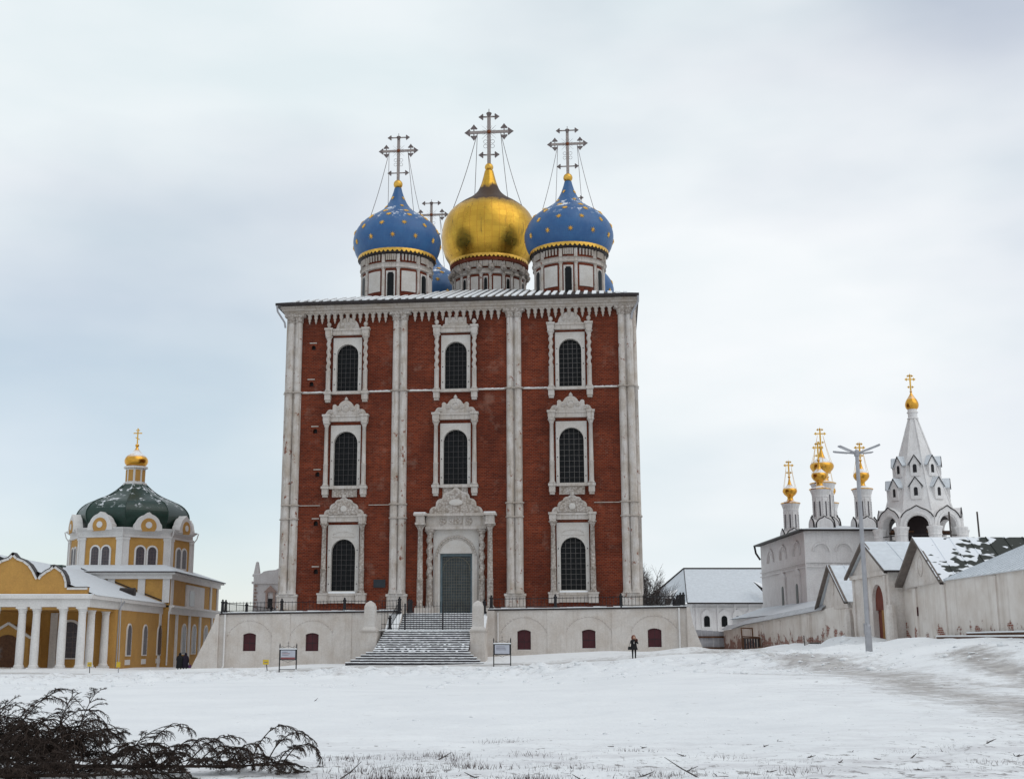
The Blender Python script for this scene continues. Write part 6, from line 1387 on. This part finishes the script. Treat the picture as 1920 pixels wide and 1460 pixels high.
for px, py, L in TW: by.setdefault(min(REF, key=lambda r: abs(r[0]-px))[1], []).append((py, px, L))
for ref, lst in by.items():
    for i, (py, px, L) in enumerate(sorted(lst, reverse=True)):
        L *= .62
        Y = 1.62*2349/(py-1208); X = (px-900)*Y/2349; m = MB(); a = rs.uniform(-.5, .5)+(PI if rs.random() < .5 else 0); up = rs.uniform(.0, .7); d = Vector((cos(a), sin(a)*.6, up)).normalized()
        p = Vector((0, 0, -.02)); e = p+d*L*.5; m.tube(p, e, .012, .010, 4); m.tube(e, e+(d+Vector((rs.uniform(-.4, .4), .1, rs.uniform(-.4, .2)))).normalized()*L*.5, .010, .004, 4)
        for q in range(2): m.tube(p+d*L*rs.uniform(.2, .5), p+d*L*.4+Vector((rs.uniform(-.6, .6), rs.uniform(-.2, .2), rs.uniform(.05, .4)))*L*.6, .008, .004, 4)
        o = m.build('twig', BARK); o.location = (X, Y, gp(X, Y)); tag(o, f'dark twig in the snow straight below the {ref}'+(f', {ORD[i]} to the camera' if len(lst) > 1 else ''), 'twig', 'twigs in the foreground snow')
g = MB(); cl = [(rs.uniform(-2.3, 5.5), rs.uniform(15.6, 19.5)) for _ in range(26)]+[(rs.uniform(6, 11), rs.uniform(17, 26)) for _ in range(16)]+[(-1.1, 17.6), (-.5, 18.2), (-1.8, 16.4)]*2
for cx_, cy_ in cl:
    for k in range(rs.randint(10, 60)):
        x_, y_ = cx_+rs.gauss(0, .22), cy_+rs.gauss(0, .16); z_ = gp_fast(x_, y_)-.02; h = rs.uniform(.015, .06); a = rs.uniform(0, 6.28); e = (x_+rs.uniform(-.05, .05), y_+rs.uniform(-.05, .05), z_+h+.02); g.add([(x_-.004*cos(a), y_-.004*sin(a), z_-.03), (x_+.004*cos(a), y_+.004*sin(a), z_-.03), e], [(0, 1, 2)])
for px, py, n_ in ((808, 1412, 260), (830, 1406, 120), (758, 1432, 200), (660, 1412, 90), (951, 1384, 120), (1050, 1428, 120), (690, 1432, 90), (758, 1451, 200), (880, 1426, 150), (980, 1447, 120), (1180, 1400, 70), (1260, 1440, 90), (1480, 1432, 90), (1700, 1404, 140), (1800, 1395, 140), (1860, 1420, 90), (1000, 1405, 60), (720, 1447, 120)):
    Y = 1.62*2349/(py-1208); X = (px-900)*Y/2349
    for k in range(n_):
        x_, y_ = X+rs.gauss(0, .26), Y+rs.gauss(0, .20); z_ = gp_fast(x_, y_)-.02; h = rs.uniform(.02, .075); a = rs.uniform(0, 6.28); e = (x_+rs.uniform(-.06, .06), y_+rs.uniform(-.06, .06), z_+h+.02); g.add([(x_-.006*cos(a), y_-.006*sin(a), z_-.03), (x_+.006*cos(a), y_+.006*sin(a), z_-.03), e], [(0, 1, 2)])
DG = m_simple('dry_grass', (.075, .05, .048), .9, var=.4)
o = g.build('dry_grass', DG, None, kind='stuff'); tag(o, 'thin dry grass stubble poking through the foreground snow', 'grass')

# ------------------------------------------------------------ churned snow clods
def clods():
    rs = np.random.RandomState(31); ph = (1+5**.5)/2
    ico = np.array([(-1,ph,0),(1,ph,0),(-1,-ph,0),(1,-ph,0),(0,-1,ph),(0,1,ph),(0,-1,-ph),(0,1,-ph),(ph,0,-1),(ph,0,1),(-ph,0,-1),(-ph,0,1)])/math.hypot(1, ph)
    fc = np.array([(0,11,5),(0,5,1),(0,1,7),(0,7,10),(0,10,11),(1,5,9),(5,11,4),(11,10,2),(10,7,6),(7,1,8),(3,9,4),(3,4,2),(3,2,6),(3,6,8),(3,8,9),(4,9,5),(2,4,11),(6,2,10),(8,6,7),(9,8,1)])
    xs = []; 
    n1 = 1500; x = rs.uniform(-34, 15, n1); y = 77-28*rs.rand(n1)**1.6+2*np.sin(x*.4); s = rs.gamma(2.0, .024, n1)+.02
    n2 = 350; x2 = rs.uniform(15, 24, n2); y2 = rs.uniform(46, 84, n2); s2 = rs.gamma(2.0, .02, n2)+.02
    n3 = 300; x3 = rs.uniform(-6, 11, n3); y3 = rs.uniform(14.5, 30, n3); s3 = rs.gamma(2.0, .007, n3)+.008
    x = np.concatenate([x, x2, x3]); y = np.concatenate([y, y2, y3]); s = np.concatenate([s, s2, s3]); keep = vnoise(x*.35, y*.2, 40)+.5 > .33
    x, y, s = x[keep], y[keep], s[keep]; z = gz(x, y); n = len(x)
    V = ico[None]*(1+.28*rs.randn(n, 12, 1)); V = V*np.stack([s*rs.uniform(.8, 1.7, n), s*rs.uniform(.8, 1.3, n), s*rs.uniform(.45, .8, n)], -1)[:, None]+np.stack([x, y, z-s*.05], -1)[:, None]
    F = fc[None]+(np.arange(n)*12)[:, None, None]; me = bpy.data.meshes.new('snow_clods'); V = V.reshape(-1, 3); F = F.reshape(-1, 3)
    me.vertices.add(len(V)); me.vertices.foreach_set('co', V.ravel()); me.loops.add(F.size); me.loops.foreach_set('vertex_index', F.ravel()); me.polygons.add(len(F)); me.polygons.foreach_set('loop_start', np.arange(0, F.size, 3)); me.polygons.foreach_set('loop_total', np.full(len(F), 3)); me.update(calc_edges=True)
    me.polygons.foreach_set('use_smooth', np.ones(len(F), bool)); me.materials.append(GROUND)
    o = link('snow_clods', me, None, 'stuff'); tag(o, 'churned clods of snow along the shovelled bank', 'snow')
clods()
